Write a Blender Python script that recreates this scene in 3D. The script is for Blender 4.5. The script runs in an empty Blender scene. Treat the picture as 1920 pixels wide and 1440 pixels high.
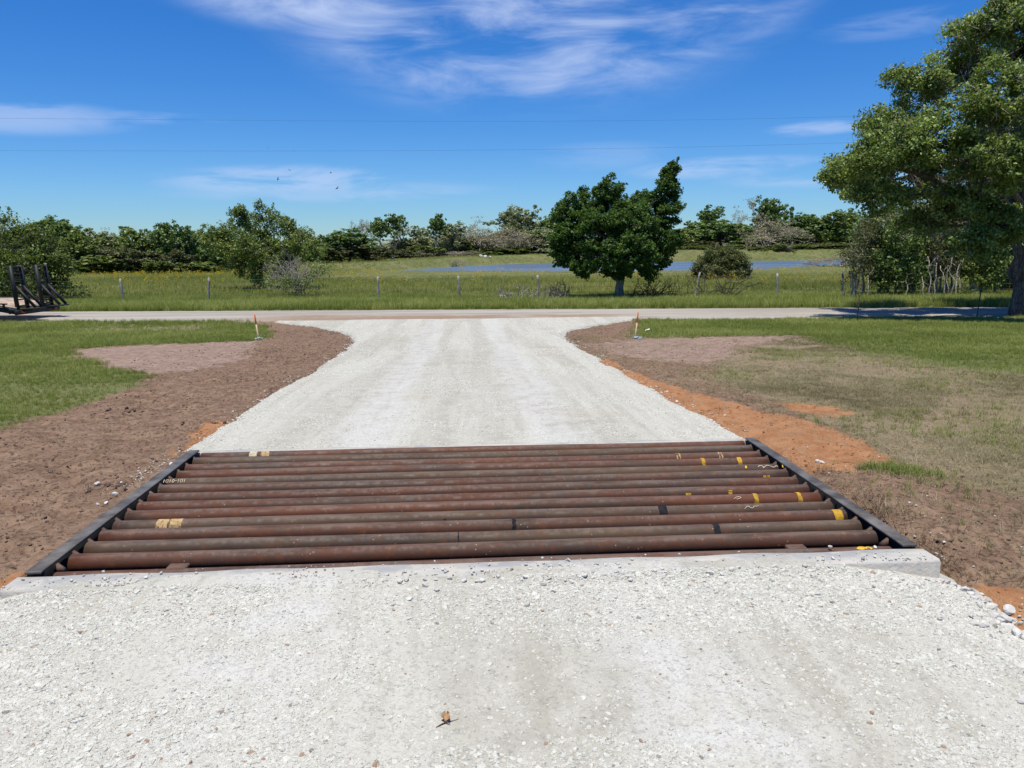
import bpy, math, random
import numpy as np
from mathutils import Vector, Matrix

# ------------------------------------------------------------------ camera
SC = bpy.context.scene
COL = SC.collection
YAW, PITCH, ROLL, CAMH = 0.0604, 0.1769, -0.0071, 1.6953
_f = np.array([math.sin(YAW)*math.cos(PITCH), math.cos(YAW)*math.cos(PITCH), -math.sin(PITCH)])
_r0 = np.array([math.cos(YAW), -math.sin(YAW), 0.0]); _u0 = np.cross(_r0, _f)
_r = _r0*math.cos(ROLL)+_u0*math.sin(ROLL); _u = -_r0*math.sin(ROLL)+_u0*math.cos(ROLL)
cam_d = bpy.data.cameras.new('camera'); cam = bpy.data.objects.new('camera', cam_d); COL.objects.link(cam)
cam.matrix_world = Matrix(((_r[0], _u[0], -_f[0], 0), (_r[1], _u[1], -_f[1], 0), (_r[2], _u[2], -_f[2], CAMH), (0, 0, 0, 1)))
cam_d.sensor_width = 36.0; cam_d.lens = 36.0*1442/1920; cam_d.clip_start = 0.05; cam_d.clip_end = 8000
SC.camera = cam

# ------------------------------------------------------------------ light
SUN = Vector((-0.08, -0.15, 0.97)).normalized()
sun_d = bpy.data.lights.new('sun', 'SUN'); sun = bpy.data.objects.new('sun', sun_d); COL.objects.link(sun)
sun_d.energy = 4.6; sun_d.angle = math.radians(0.53); sun_d.color = (1.0, 0.955, 0.86)
sun.rotation_euler = SUN.to_track_quat('Z', 'Y').to_euler(); sun.location = (0, 0, 60)
SC.view_settings.view_transform = 'Standard'; SC.view_settings.look = 'None'
SC.view_settings.exposure = 0.30; SC.view_settings.gamma = 1.0; SC.view_settings.use_curve_mapping = False
SC.render.engine = 'CYCLES'
SC.cycles.max_bounces = 4; SC.cycles.diffuse_bounces = 2; SC.cycles.glossy_bounces = 2; SC.cycles.transmission_bounces = 2; SC.cycles.transparent_max_bounces = 4


class NT:
    """small helper around a node tree"""
    def __init__(s, tree): s.t = tree; s.n = tree.nodes; s.l = tree.links
    def node(s, kind, **kw):
        n = s.n.new(kind)
        for k, v in kw.items(): setattr(n, k, v)
        return n
    def put(s, sock, v):
        if isinstance(v, bpy.types.NodeSocket): s.l.new(v, sock)
        elif v is not None: sock.default_value = v
    def math(s, op, a, b=None, c=None, clamp=False):
        n = s.node('ShaderNodeMath', operation=op, use_clamp=clamp)
        for i, v in enumerate((a, b, c)):
            if v is not None: s.put(n.inputs[i], v)
        return n.outputs[0]
    def mix(s, fac, a, b, mode='MIX'):
        n = s.node('ShaderNodeMix', data_type='RGBA', blend_type=mode, clamp_factor=True)
        s.put(n.inputs['Factor'], fac)
        for k, v in ((6, a), (7, b)):
            if isinstance(v, (tuple, list)) and len(v) == 3: v = (*v, 1)
            s.put(n.inputs[k], v)
        return n.outputs[2]
    def noise(s, vec, scale, detail=4, rough=0.55, dist=0.0, dim='3D'):
        n = s.node('ShaderNodeTexNoise', noise_dimensions=dim)
        s.put(n.inputs['Vector'], vec); s.put(n.inputs['Scale'], scale); s.put(n.inputs['Detail'], detail)
        s.put(n.inputs['Roughness'], rough); s.put(n.inputs['Distortion'], dist)
        return n.outputs[0]
    def voro(s, vec, scale, feature='F1', rand=1.0, out='Distance'):
        n = s.node('ShaderNodeTexVoronoi', feature=feature)
        s.put(n.inputs['Vector'], vec); s.put(n.inputs['Scale'], scale); s.put(n.inputs['Randomness'], rand)
        return n.outputs[out]
    def ramp(s, v, lo, hi, a=0.0, b=1.0, smooth=True):
        n = s.node('ShaderNodeMapRange', interpolation_type='SMOOTHSTEP' if smooth else 'LINEAR')
        n.clamp = True
        s.put(n.inputs[0], v); n.inputs[1].default_value = lo; n.inputs[2].default_value = hi
        n.inputs[3].default_value = a; n.inputs[4].default_value = b
        return n.outputs[0]
    def mapping(s, vec, scale=(1, 1, 1), rot=(0, 0, 0), loc=(0, 0, 0)):
        n = s.node('ShaderNodeMapping'); s.put(n.inputs[0], vec)
        n.inputs[1].default_value = loc; n.inputs[2].default_value = rot; n.inputs[3].default_value = scale
        return n.outputs[0]
    def attr(s, name, kind='GEOMETRY', out='Fac'):
        n = s.node('ShaderNodeAttribute', attribute_name=name, attribute_type=kind); return n.outputs[out]
    def bump(s, h, strength=0.5, dist=0.02, normal=None):
        n = s.node('ShaderNodeBump'); n.inputs['Strength'].default_value = strength; n.inputs['Distance'].default_value = dist
        s.put(n.inputs['Height'], h)
        if normal is not None: s.put(n.inputs['Normal'], normal)
        return n.outputs[0]


def material(name):
    m = bpy.data.materials.new(name); m.use_nodes = True
    t = NT(m.node_tree); b = t.n['Principled BSDF']
    return m, t, b


# ------------------------------------------------------------------ sky
world = bpy.data.worlds.new('World'); SC.world = world; world.use_nodes = True
w = NT(world.node_tree)
for n in list(w.n): w.n.remove(n)
sky = w.node('ShaderNodeTexSky', sky_type='NISHITA')
sky.sun_disc = False; sky.sun_elevation = math.asin(SUN.z); sky.sun_rotation = math.atan2(SUN.x, SUN.y)
sky.altitude = 0; sky.air_density = 1.0; sky.dust_density = 0.0; sky.ozone_density = 1.2
tc = w.node('ShaderNodeTexCoord'); sep = w.node('ShaderNodeSeparateXYZ'); w.l.new(tc.outputs['Generated'], sep.inputs[0])
X, Y, Z = sep.outputs
az = w.math('MULTIPLY', w.math('ARCTAN2', X, Y), 57.2958)
el = w.math('MULTIPLY', w.math('ARCSINE', Z), 57.2958)
zc = w.math('MAXIMUM', Z, 0.03)
comb = w.node('ShaderNodeCombineXYZ')
w.put(comb.inputs[0], w.math('DIVIDE', X, zc)); w.put(comb.inputs[1], w.math('DIVIDE', Y, zc))
uv = comb.outputs[0]
comb2 = w.node('ShaderNodeCombineXYZ'); w.put(comb2.inputs[0], w.math('MULTIPLY', az, 0.06)); w.put(comb2.inputs[1], w.math('MULTIPLY', el, 0.30))
ae = comb2.outputs[0]
comb3 = w.node('ShaderNodeCombineXYZ'); w.put(comb3.inputs[0], w.math('MULTIPLY', az, 0.1)); w.put(comb3.inputs[1], w.math('MULTIPLY', el, 0.16))
ce = comb3.outputs[0]
fib = w.noise(w.mapping(ce, (0.75, 2.3, 1), (0, 0, -0.30), (1.3, 4.1, 0)), 1.3, 7, 0.64, 0.35, '2D')
puff = w.noise(w.mapping(ce, (0.8, 1.1, 1), (0, 0, -0.2), (3.1, 1.7, 0)), 0.9, 3, 0.55, 0.0, '2D')
wisp = w.noise(w.mapping(ae, (1, 1, 1), (0, 0, 0.12), (5.2, 0, 0)), 2.2, 4, 0.6, 0.3, '2D')


def blob(a0, e0, ra, re, tilt=0.0):
    da = w.math('SUBTRACT', az, a0); de = w.math('SUBTRACT', el, e0)
    de = w.math('SUBTRACT', de, w.math('MULTIPLY', da, tilt))
    q = w.math('ADD', w.math('POWER', w.math('ABSOLUTE', w.math('DIVIDE', da, ra)), 2), w.math('POWER', w.math('ABSOLUTE', w.math('DIVIDE', de, re)), 2))
    return w.ramp(q, 0.0, 1.0, 1.0, 0.0)


# the big high cirrus, and the low streaks, laid on real bearings and elevations
big = w.math('MAXIMUM', blob(6.5, 18.5, 24, 11.0, 0.06), w.math('MULTIPLY', blob(-11, 18.0, 16, 5.0, -0.08), 0.8))
d1 = w.ramp(w.math('ADD', w.math('MULTIPLY', fib, 0.66), w.math('MULTIPLY', puff, 0.58)), 0.46, 0.96)
big = w.math('MULTIPLY', w.ramp(big, 0.02, 0.75), w.math('MULTIPLY', d1, 0.85))
lows = None
for a0, e0, ra, re, k in ((-29, 7.9, 9, 1.3, .42), (-12.5, 4.6, 9.5, 1.3, .50), (-9, 3.9, 13, .9, .3), (18.5, 5.3, 8, .9, .42), (25, 4.6, 8, 1.0, .35), (24.5, 7.6, 4, .6, .45),
                          (29, 13.4, 6, 1.0, .2), (10, 6.3, 6, 1.2, .16), (-22, 8.3, 7, .5, .2), (48, 6, 12, 1.4, .4), (-52, 7, 12, 1.6, .4)):
    b_ = w.math('MULTIPLY', blob(a0, e0, ra, re, 0.02), k)
    lows = b_ if lows is None else w.math('MAXIMUM', lows, b_)
lows = w.math('MULTIPLY', lows, w.ramp(wisp, 0.32, 0.62))
veil = w.math('MULTIPLY', w.math('MULTIPLY', w.ramp(fib, 0.52, 0.85), w.ramp(el, 24, 40)), 0.45)  # unseen cirrus above the view, thickened for neutral fill light
cf = w.math('MAXIMUM', w.math('MAXIMUM', big, lows), veil)
hsv = w.node('ShaderNodeHueSaturation'); hsv.inputs['Saturation'].default_value = 1.25; hsv.inputs['Value'].default_value = 1.0
w.l.new(sky.outputs[0], hsv.inputs['Color'])
tint = w.mix(1.0, hsv.outputs[0], w.mix(w.ramp(el, -2, 17, 1, 0), (0.29, 0.69, 1.17), (0.45, 0.71, 1.14)), 'MULTIPLY')
skyc = w.mix(cf, tint, (5.6, 6.6, 9.0))
bg = w.node('ShaderNodeBackground'); bg.inputs[1].default_value = 0.088
world.cycles.sampling_method = 'MANUAL'; world.cycles.sample_map_resolution = 512
w.l.new(skyc, bg.inputs[0]); wo = w.node('ShaderNodeOutputWorld'); w.l.new(bg.outputs[0], wo.inputs[0])

# ------------------------------------------------------------------ helpers
RNG = np.random.default_rng(7)


def at(px, py, Y):
    d = _f+_r*(px-960)/1442.0+_u*(720-py)/1442.0
    p = d*(Y/d[1]); return np.array([p[0], p[1], p[2]+CAMH])


def tag(o, label=None, cat=None, group=None, kind=None):
    if label: o['label'] = label
    if cat: o['category'] = cat
    if group: o['group'] = group
    if kind: o['kind'] = kind
    return o


def empty(name, loc=(0, 0, 0), rz=0.0):
    o = bpy.data.objects.new(name, None); COL.objects.link(o); o.location = loc; o.rotation_euler = (0, 0, rz)
    o.empty_display_size = 0.1
    return o


def mesh_np(name, V, Fc, mat=None, smooth=False, attrs=None):
    """V (n,3); Fc (m,3|4) array or list of such arrays"""
    me = bpy.data.meshes.new(name)
    V = np.asarray(V, dtype=np.float32)
    arrs = [np.asarray(a) for a in (Fc if isinstance(Fc, list) else [Fc]) if len(a)]
    me.vertices.add(len(V)); me.vertices.foreach_set('co', V.ravel())
    loops = np.concatenate([a.ravel() for a in arrs]).astype(np.int32)
    tot = np.concatenate([np.full(len(a), a.shape[1], dtype=np.int32) for a in arrs])
    st = np.concatenate([[0], np.cumsum(tot)[:-1]]).astype(np.int32)
    me.loops.add(len(loops)); me.loops.foreach_set('vertex_index', loops)
    me.polygons.add(len(tot)); me.polygons.foreach_set('loop_start', st); me.polygons.foreach_set('loop_total', tot)
    if smooth: me.polygons.foreach_set('use_smooth', np.ones(len(tot), dtype=bool))
    for k, (typ, a) in (attrs or {}).items():
        at_ = me.attributes.new(k, typ, 'POINT')
        at_.data.foreach_set({'FLOAT': 'value', 'INT': 'value', 'FLOAT_VECTOR': 'vector', 'FLOAT_COLOR': 'color'}[typ], np.asarray(a).ravel())
    me.update(calc_edges=True)
    if mat: me.materials.append(mat)
    return me


def obj(name, me, parent=None, loc=None, rot=None, scale=None):
    o = bpy.data.objects.new(name, me); COL.objects.link(o)
    if parent: o.parent = parent
    if loc is not None: o.location = loc
    if rot is not None: o.rotation_euler = rot
    if scale is not None: o.scale = scale if hasattr(scale, '__len__') else (scale,)*3
    return o


class MB:
    """collects shapes into one mesh"""
    def __init__(s): s.v = []; s.f3 = []; s.f4 = []; s.n = 0
    def add(s, V, f4=(), f3=()):
        V = np.asarray(V, float); s.v.append(V)
        if len(f4): s.f4.append(np.asarray(f4)+s.n)
        if len(f3): s.f3.append(np.asarray(f3)+s.n)
        s.n += len(V); return s
    def box(s, lo, hi, bev=0.0):
        lo = np.array(lo, float); hi = np.array(hi, float)
        if bev <= 0:
            V = [(x, y, z) for x in (lo[0], hi[0]) for y in (lo[1], hi[1]) for z in (lo[2], hi[2])]
            return s.add(V, [(0, 1, 3, 2), (4, 6, 7, 5), (0, 4, 5, 1), (2, 3, 7, 6), (0, 2, 6, 4), (1, 5, 7, 3)])
        import bmesh
        bm = bmesh.new(); bmesh.ops.create_cube(bm, size=1.0)
        for v in bm.verts: v.co = Vector(((lo[i]+hi[i])/2+v.co[i]*(hi[i]-lo[i]) for i in range(3)))
        bmesh.ops.bevel(bm, geom=bm.edges[:], offset=bev, segments=1, affect='EDGES')
        bmesh.ops.triangulate(bm, faces=bm.faces[:])
        bm.verts.index_update()
        s.add([v.co[:] for v in bm.verts], (), [[v.index for v in f.verts] for f in bm.faces]); bm.free(); return s
    def tube(s, P, R, k=6, cap=True):
        P = np.asarray(P, float); R = np.broadcast_to(np.asarray(R, float), (len(P),))
        T = np.gradient(P, axis=0); T /= np.linalg.norm(T, axis=1)[:, None]+1e-9
        ref = np.array([0.0, 0, 1]) if abs(T[:, 2]).mean() < 0.8 else np.array([1.0, 0.13, 0])
        A = np.cross(T, ref); A /= np.linalg.norm(A, axis=1)[:, None]+1e-9; B = np.cross(T, A)
        th = np.arange(k)*2*math.pi/k
        V = (P[:, None, :]+R[:, None, None]*(A[:, None, :]*np.cos(th)[None, :, None]+B[:, None, :]*np.sin(th)[None, :, None])).reshape(-1, 3)
        m = len(P); i = np.arange(m-1)[:, None]*k; j = np.arange(k)[None, :]; j2 = (j+1) % k
        f4 = np.stack([i+j, i+j2, i+k+j2, i+k+j], -1).reshape(-1, 4)
        f3 = []
        if cap:
            V = np.concatenate([V, P[:1], P[-1:]]); c0 = m*k; c1 = m*k+1
            f3 = [(c0, (q+1) % k, q) for q in range(k)]+[(c1, (m-1)*k+q, (m-1)*k+(q+1) % k) for q in range(k)]
        return s.add(V, f4, f3)
    def bar(s, a, b, w_=0.05, h=0.05):
        a = np.array(a, float); b = np.array(b, float); t = (b-a)/np.linalg.norm(b-a)
        ref = np.array([0, 1.0, 0]) if abs(t[1]) < 0.9 else np.array([1.0, 0, 0])
        n1 = np.cross(t, ref); n1 /= np.linalg.norm(n1); n2 = np.cross(t, n1)
        V = [p+n1*sx*w_/2+n2*sy*h/2 for p in (a, b) for sx, sy in ((-1, -1), (1, -1), (1, 1), (-1, 1))]
        return s.add(V, [(0, 1, 5, 4), (1, 2, 6, 5), (2, 3, 7, 6), (3, 0, 4, 7), (3, 2, 1, 0), (4, 5, 6, 7)])
    def mesh(s, name, mat, smooth=False):
        fs = []
        if s.f4: fs.append(np.concatenate(s.f4))
        if s.f3: fs.append(np.concatenate(s.f3))
        return mesh_np(name, np.concatenate(s.v), fs, mat, smooth)
    def build(s, name, mat, parent=None, smooth=False, **kw): return obj(name, s.mesh(name, mat, smooth), parent, **kw)


def vnoise(x, y, seed=0):
    x = np.asarray(x, float); y = np.asarray(y, float)
    xi = np.floor(x).astype(np.int64); yi = np.floor(y).astype(np.int64); fx = x-xi; fy = y-yi
    def h(a, b):
        n = (a*374761393+b*668265263+seed*1442695041) & 0xffffffff
        n = ((n ^ (n >> 13))*1274126177) & 0xffffffff
        return ((n ^ (n >> 16)) & 0xffff)/65535.0
    fx = fx*fx*(3-2*fx); fy = fy*fy*(3-2*fy)
    return (h(xi, yi)*(1-fx)+h(xi+1, yi)*fx)*(1-fy)+(h(xi, yi+1)*(1-fx)+h(xi+1, yi+1)*fx)*fy


def fbm(x, y, s=1.0, o=4, seed=0, g=0.5):
    t = 0; a = 1.0; n = 0
    for i in range(o):
        t = t+a*(vnoise(x*s, y*s, seed+i*17)-0.5); n += a; a *= g; s *= 2.07
    return t/n*2


def sstep(a, b, v): t = np.clip((v-a)/(b-a), 0, 1); return t*t*(3-2*t)


def sdf(x, y, poly):
    """signed distance to polygon, positive inside"""
    P = np.array(poly, float); d = np.full(np.shape(x), 1e9); ins = np.zeros(np.shape(x), bool)
    for i in range(len(P)):
        a = P[i]; b = P[(i+1) % len(P)]; e = b-a
        t = np.clip(((x-a[0])*e[0]+(y-a[1])*e[1])/(e@e+1e-12), 0, 1)
        d = np.minimum(d, np.hypot(x-a[0]-t*e[0], y-a[1]-t*e[1]))
        if a[1] != b[1]: ins ^= ((a[1] > y) != (b[1] > y)) & (x < (b[0]-a[0])*(y-a[1])/(b[1]-a[1])+a[0])
    return np.where(ins, d, -d)


# ------------------------------------------------------------------ layout of the ground (metres; +Y runs along the driveway)
GX0, GX1, GY0, GY1 = -2.3465, 2.5335, 4.018, 6.493          # outline of the cattle guard
DIRT_L = [(-0.5, -8), (-9, -8), (-7, 3), (-5.0, 8.0), (-4.8, 9.5), (-4.7, 10.9), (-5.06, 12.5), (-6.4, 13.8), (-7.9, 16), (-9.2, 18), (-8.6, 18.8), (-7.1, 19.3), (-5.3, 19.8), (-5.5, 22), (-6.6, 25.6), (-8.6, 28.0), (-0.5, 28.3), (-0.5, 2)]
DIRT_R = [(0.5, -8), (11, -8), (10, 2), (9.5, 5), (9.0, 8.2), (8.2, 10), (7.4, 12.2), (7.6, 14.5), (8.2, 17.3), (8.8, 19.2), (4.3, 18.9), (4.9, 21.5), (5.4, 23.5), (6.2, 26.4), (0.5, 27.3)]
PALE_L = [(-9.2, 18), (-7.2, 19.3), (-5.3, 19.6), (-4.4, 15.5), (-4.6, 13.0), (-5.2, 12.8), (-6.6, 13.9)]
PALE_R = [(4.3, 18.8), (8.6, 19.1), (7.2, 15.8), (5.6, 14), (4.0, 13), (3.0, 14.5), (2.8, 17)]
DRY_R = [(8.3, 18.0), (7.6, 12.2), (8.6, 10), (9.4, 8.2), (9.6, 4.6), (4.4, 4.4), (3.5, 5.5), (3.55, 6.4), (3.6, 8.4), (3.5, 11.0), (4.2, 12.8), (5.6, 14.4), (6.5, 16.5)]
ORANGE = [(2.40, 16.5), (2.55, 14.2), (2.68, 12.2), (2.86, 9.4), (3.12, 8.25), (3.45, 7.8), (3.62, 6.5), (3.56, 5.75), (3.05, 5.62), (2.86, 5.4), (2.60, 5.5), (2.3, 6.7), (2.3, 10.5), (2.3, 16.5)]
ORANGE2 = [(2.70, 3.66), (2.98, 3.52), (3.2, 3.0), (3.1, 2.3), (2.3, 2.3), (2.3, 3.6)]
ORANGE3 = [(-2.7, 8.3), (-2.38, 8.2), (-2.2, 6.6), (-2.5, 6.55), (-2.62, 7.2)]
ORANGE4 = [(-2.75, 4.1), (-2.36, 4.1), (-2.3, 3.6), (-2.3, 3.2), (-2.6, 3.2)]
POND = [(-9.2, 99.4), (-1.6, 118), (7.3, 133), (16, 138), (42, 142), (68.5, 141.5), (90, 136), (80, 112), (52, 106), (43, 97.5), (32, 89), (20, 89), (2, 94)]
DL_Y = [6.4, 8.1, 10.3, 13.1, 16.7, 19.0, 20.5, 22.0, 23.2, 25.5, 26.8, 27.9]; DL_X = [-2.43, -2.50, -2.52, -2.48, -2.56, -2.7, -2.95, -3.35, -3.75, -4.95, -6.2, -6.9]
DR_Y = [6.4, 8.1, 10.6, 14.0, 18.6, 20.2, 22.0, 23.8, 25.4, 26.2, 27.5]; DR_X = [2.60, 2.50, 2.46, 2.44, 2.45, 2.55, 2.95, 3.8, 4.95, 5.6, 6.4]


def road_mid(x): return 29.7-0.093*x


def drive_edges(y):
    far = y > 5.2
    l = np.where(far, np.interp(y, DL_Y, DL_X), np.interp(y, [-8, 1, 3.0, 3.9], [-2.75, -2.6, -2.46, -2.40]))
    r = np.where(far, np.interp(y, DR_Y, DR_X), np.interp(y, [-8, 1, 3.0, 3.3, 3.5, 3.7, 3.85], [2.85, 2.78, 2.68, 2.67, 2.69, 2.72, 2.66]))
    n1 = fbm(y, y*0+3.3, 2.2, 4, 5)*0.10; n2 = fbm(y, y*0+9.1, 2.2, 4, 11)*0.10
    return l+n1, r+n2


KY = np.array([-80, 6.6, 25, 34, 40, 88, 160, 4000.]); KZ = np.array([-.05, -.05, -.85, -.90, -1.0, -1.15, -1.15, -1.15])


def base(y): return sum(np.interp(np.asarray(y, float)+o, KY, KZ) for o in (-1.2, -0.4, 0.4, 1.2))/4


def H0(x, y):
    """broad shape of the land"""
    x = np.asarray(x, float); y = np.asarray(y, float)
    z = base(y)
    # land falls a little away from the driveway's right shoulder
    z = z-0.14*sstep(2.05, 2.75, x)*sstep(4.25, 3.6, y)*sstep(-4, 2, y)-0.05*sstep(2.9, 4.0, x)*(1-sstep(6.5, 13, y))
    z = z-0.05*sstep(2.5, 3.4, -x)*(1-sstep(5.5, 12, y))
    # pond basin and the embankment behind it
    ys = np.interp(x, [-60, -9.2, -1.6, 7.3, 16, 42, 68.5, 120], [99, 99.4, 118, 133, 138, 142, 141.5, 141])
    B = np.interp(x, [-80, -30, -20, -6, 12, 40, 80, 140], [-1.1, -0.9, -0.55, -0.1, 0.25, 0.75, 0.7, 0.7])
    k = sstep(0, 9, y-ys); z = z*(1-k)+B*k
    d = sdf(x, y, POND)
    near = (y > 80) & (y < 160)
    z = np.where(near, np.where(d > 0, -1.25-0.5*sstep(0, 4, d)-0.05, np.minimum(z, np.where(y < ys, z, z))), z)
    z = np.where(near & (d <= 0) & (y < ys), np.minimum(z, -1.16), z)
    # low rolling
    z = z+0.25*fbm(x, y, 0.02, 3, 3)*sstep(150, 260, y)+2.0*sstep(260, 900, y)
    return z


def regions(x, y):
    wx = x+0.22*fbm(x, y, 1.1, 4, 21)+0.05*fbm(x, y, 7, 2, 22); wy = y+0.30*fbm(x, y, 1.0, 4, 31)+0.05*fbm(x, y, 7, 2, 32)
    s = lambda P, w_=0.25: sstep(-w_, w_, sdf(wx, wy, P))
    dl = s(DIRT_L, .3); dr = s(DIRT_R, .45); dirt = np.maximum(dl, dr)
    pale = np.maximum(s(PALE_L, .8), s(PALE_R, .9))
    dry = s(DRY_R, .7)
    orange = np.maximum.reduce([s(ORANGE, .12), s(ORANGE2, .15), s(ORANGE3, .1), s(ORANGE4, .1)])
    orange = np.maximum(orange, 0.8*sstep(-0.25, 0.2, sdf(wx, wy, [(3.6, 8.6), (4.2, 8.4), (4.3, 7.9), (3.7, 7.8)])))
    # tan fringe along the near road edge
    rd = y-road_mid(x); fr = np.exp(-((rd+2.75)/0.45)**2)*(0.4+0.6*vnoise(x*0.6, y*0.6, 8))
    fr2 = sstep(-13.5, -11, x)*(1-sstep(-7, -6, x))*np.exp(-((rd+5.2)/1.7)**2)*sstep(0.42, 0.62, vnoise(x*0.45, y*0.6, 41))
    return dirt, pale, orange, dry, np.clip(np.maximum(fr, fr2), 0, 1)


def on_paving(x, y):
    l, r = drive_edges(y)
    dv = (x > l-0.02) & (x < r+0.02) & (y < 27.6)
    rd = np.abs(y-road_mid(x)) < 2.42
    pit = (x > GX0-0.1) & (x < GX1+0.1) & (y > GY0-0.3) & (y < GY1+0.2)
    return dv | rd | pit


def drive_z(x, y):
    l, r = drive_edges(y)
    e = np.minimum(x-l, r-x)
    z = np.where(y > 5.2, base(y)+0.035, -0.055)
    z = z+0.014*fbm(x, y, 0.9, 3, 71)+0.006*fbm(x, y, 6, 3, 72)
    # worn wheel paths
    z = z-0.014*(np.exp(-((x+0.95)/0.33)**2)+np.exp(-((x-0.85)/0.33)**2))
    near = 1-sstep(4.5, 6.0, y)
    z = z+near*0.030*sstep(3.2, 3.75, y)
    cov = -0.008+0.026*fbm(x, y, 2.6, 4, 73)-0.10*(y-3.83)-0.035*sstep(1.7, 2.3, x)
    z = np.where((y > 3.70) & (y < 5), z+(cov-z)*sstep(3.70, 3.80, y), z)
    z = z-near*0.11*sstep(0.50, -0.10, r-x)-near*0.05*sstep(0.35, -0.1, x-l)
    z = z-0.07*sstep(0.10, -0.06, e)*(1-near*0.5)
    return z


def H(x, y):
    x = np.asarray(x, float); y = np.asarray(y, float)
    dirt, pale, orange, dry, fr = regions(x, y)
    nearw = 1-sstep(14, 30, y)
    l, r = drive_edges(y)
    pav = np.clip(np.maximum(sstep(0.12, -0.05, np.maximum(l-x, x-r))*(y < 28), sstep(2.7, 2.3, np.abs(y-road_mid(x)))), 0, 1)
    rough = dirt*(1-0.55*pale)*(1-0.35*dry)
    z = H0(x, y)
    z = z+(0.055*fbm(x, y, 0.55, 4, 51)+0.026*fbm(x, y, 3.4, 3, 52)*(0.5+rough)+0.040*np.abs(fbm(x, y, 6.5, 3, 53))*rough)*(1-pav)*(0.4+0.6*nearw)
    # clods: ridged lumps
    c = 1-np.abs(fbm(x+0.3*y, y*1.5, 5.0, 3, 61)); z = z+0.045*(c-0.75)*rough*(1-pav)*nearw*sstep(0.35, 0.65, vnoise(x*1.3, y*1.3, 62))
    # wheel ruts on the graded shoulders
    z = z-0.018*np.sin((x*0.9+y*0.22)*9)*pale*(1-pav)*0.7
    onroad = np.abs(y-road_mid(x)) < 2.7
    z = np.where(onroad, z-0.035*pav, z*(1-pav)+(drive_z(x, y)-0.05)*pav)
    return z


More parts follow.
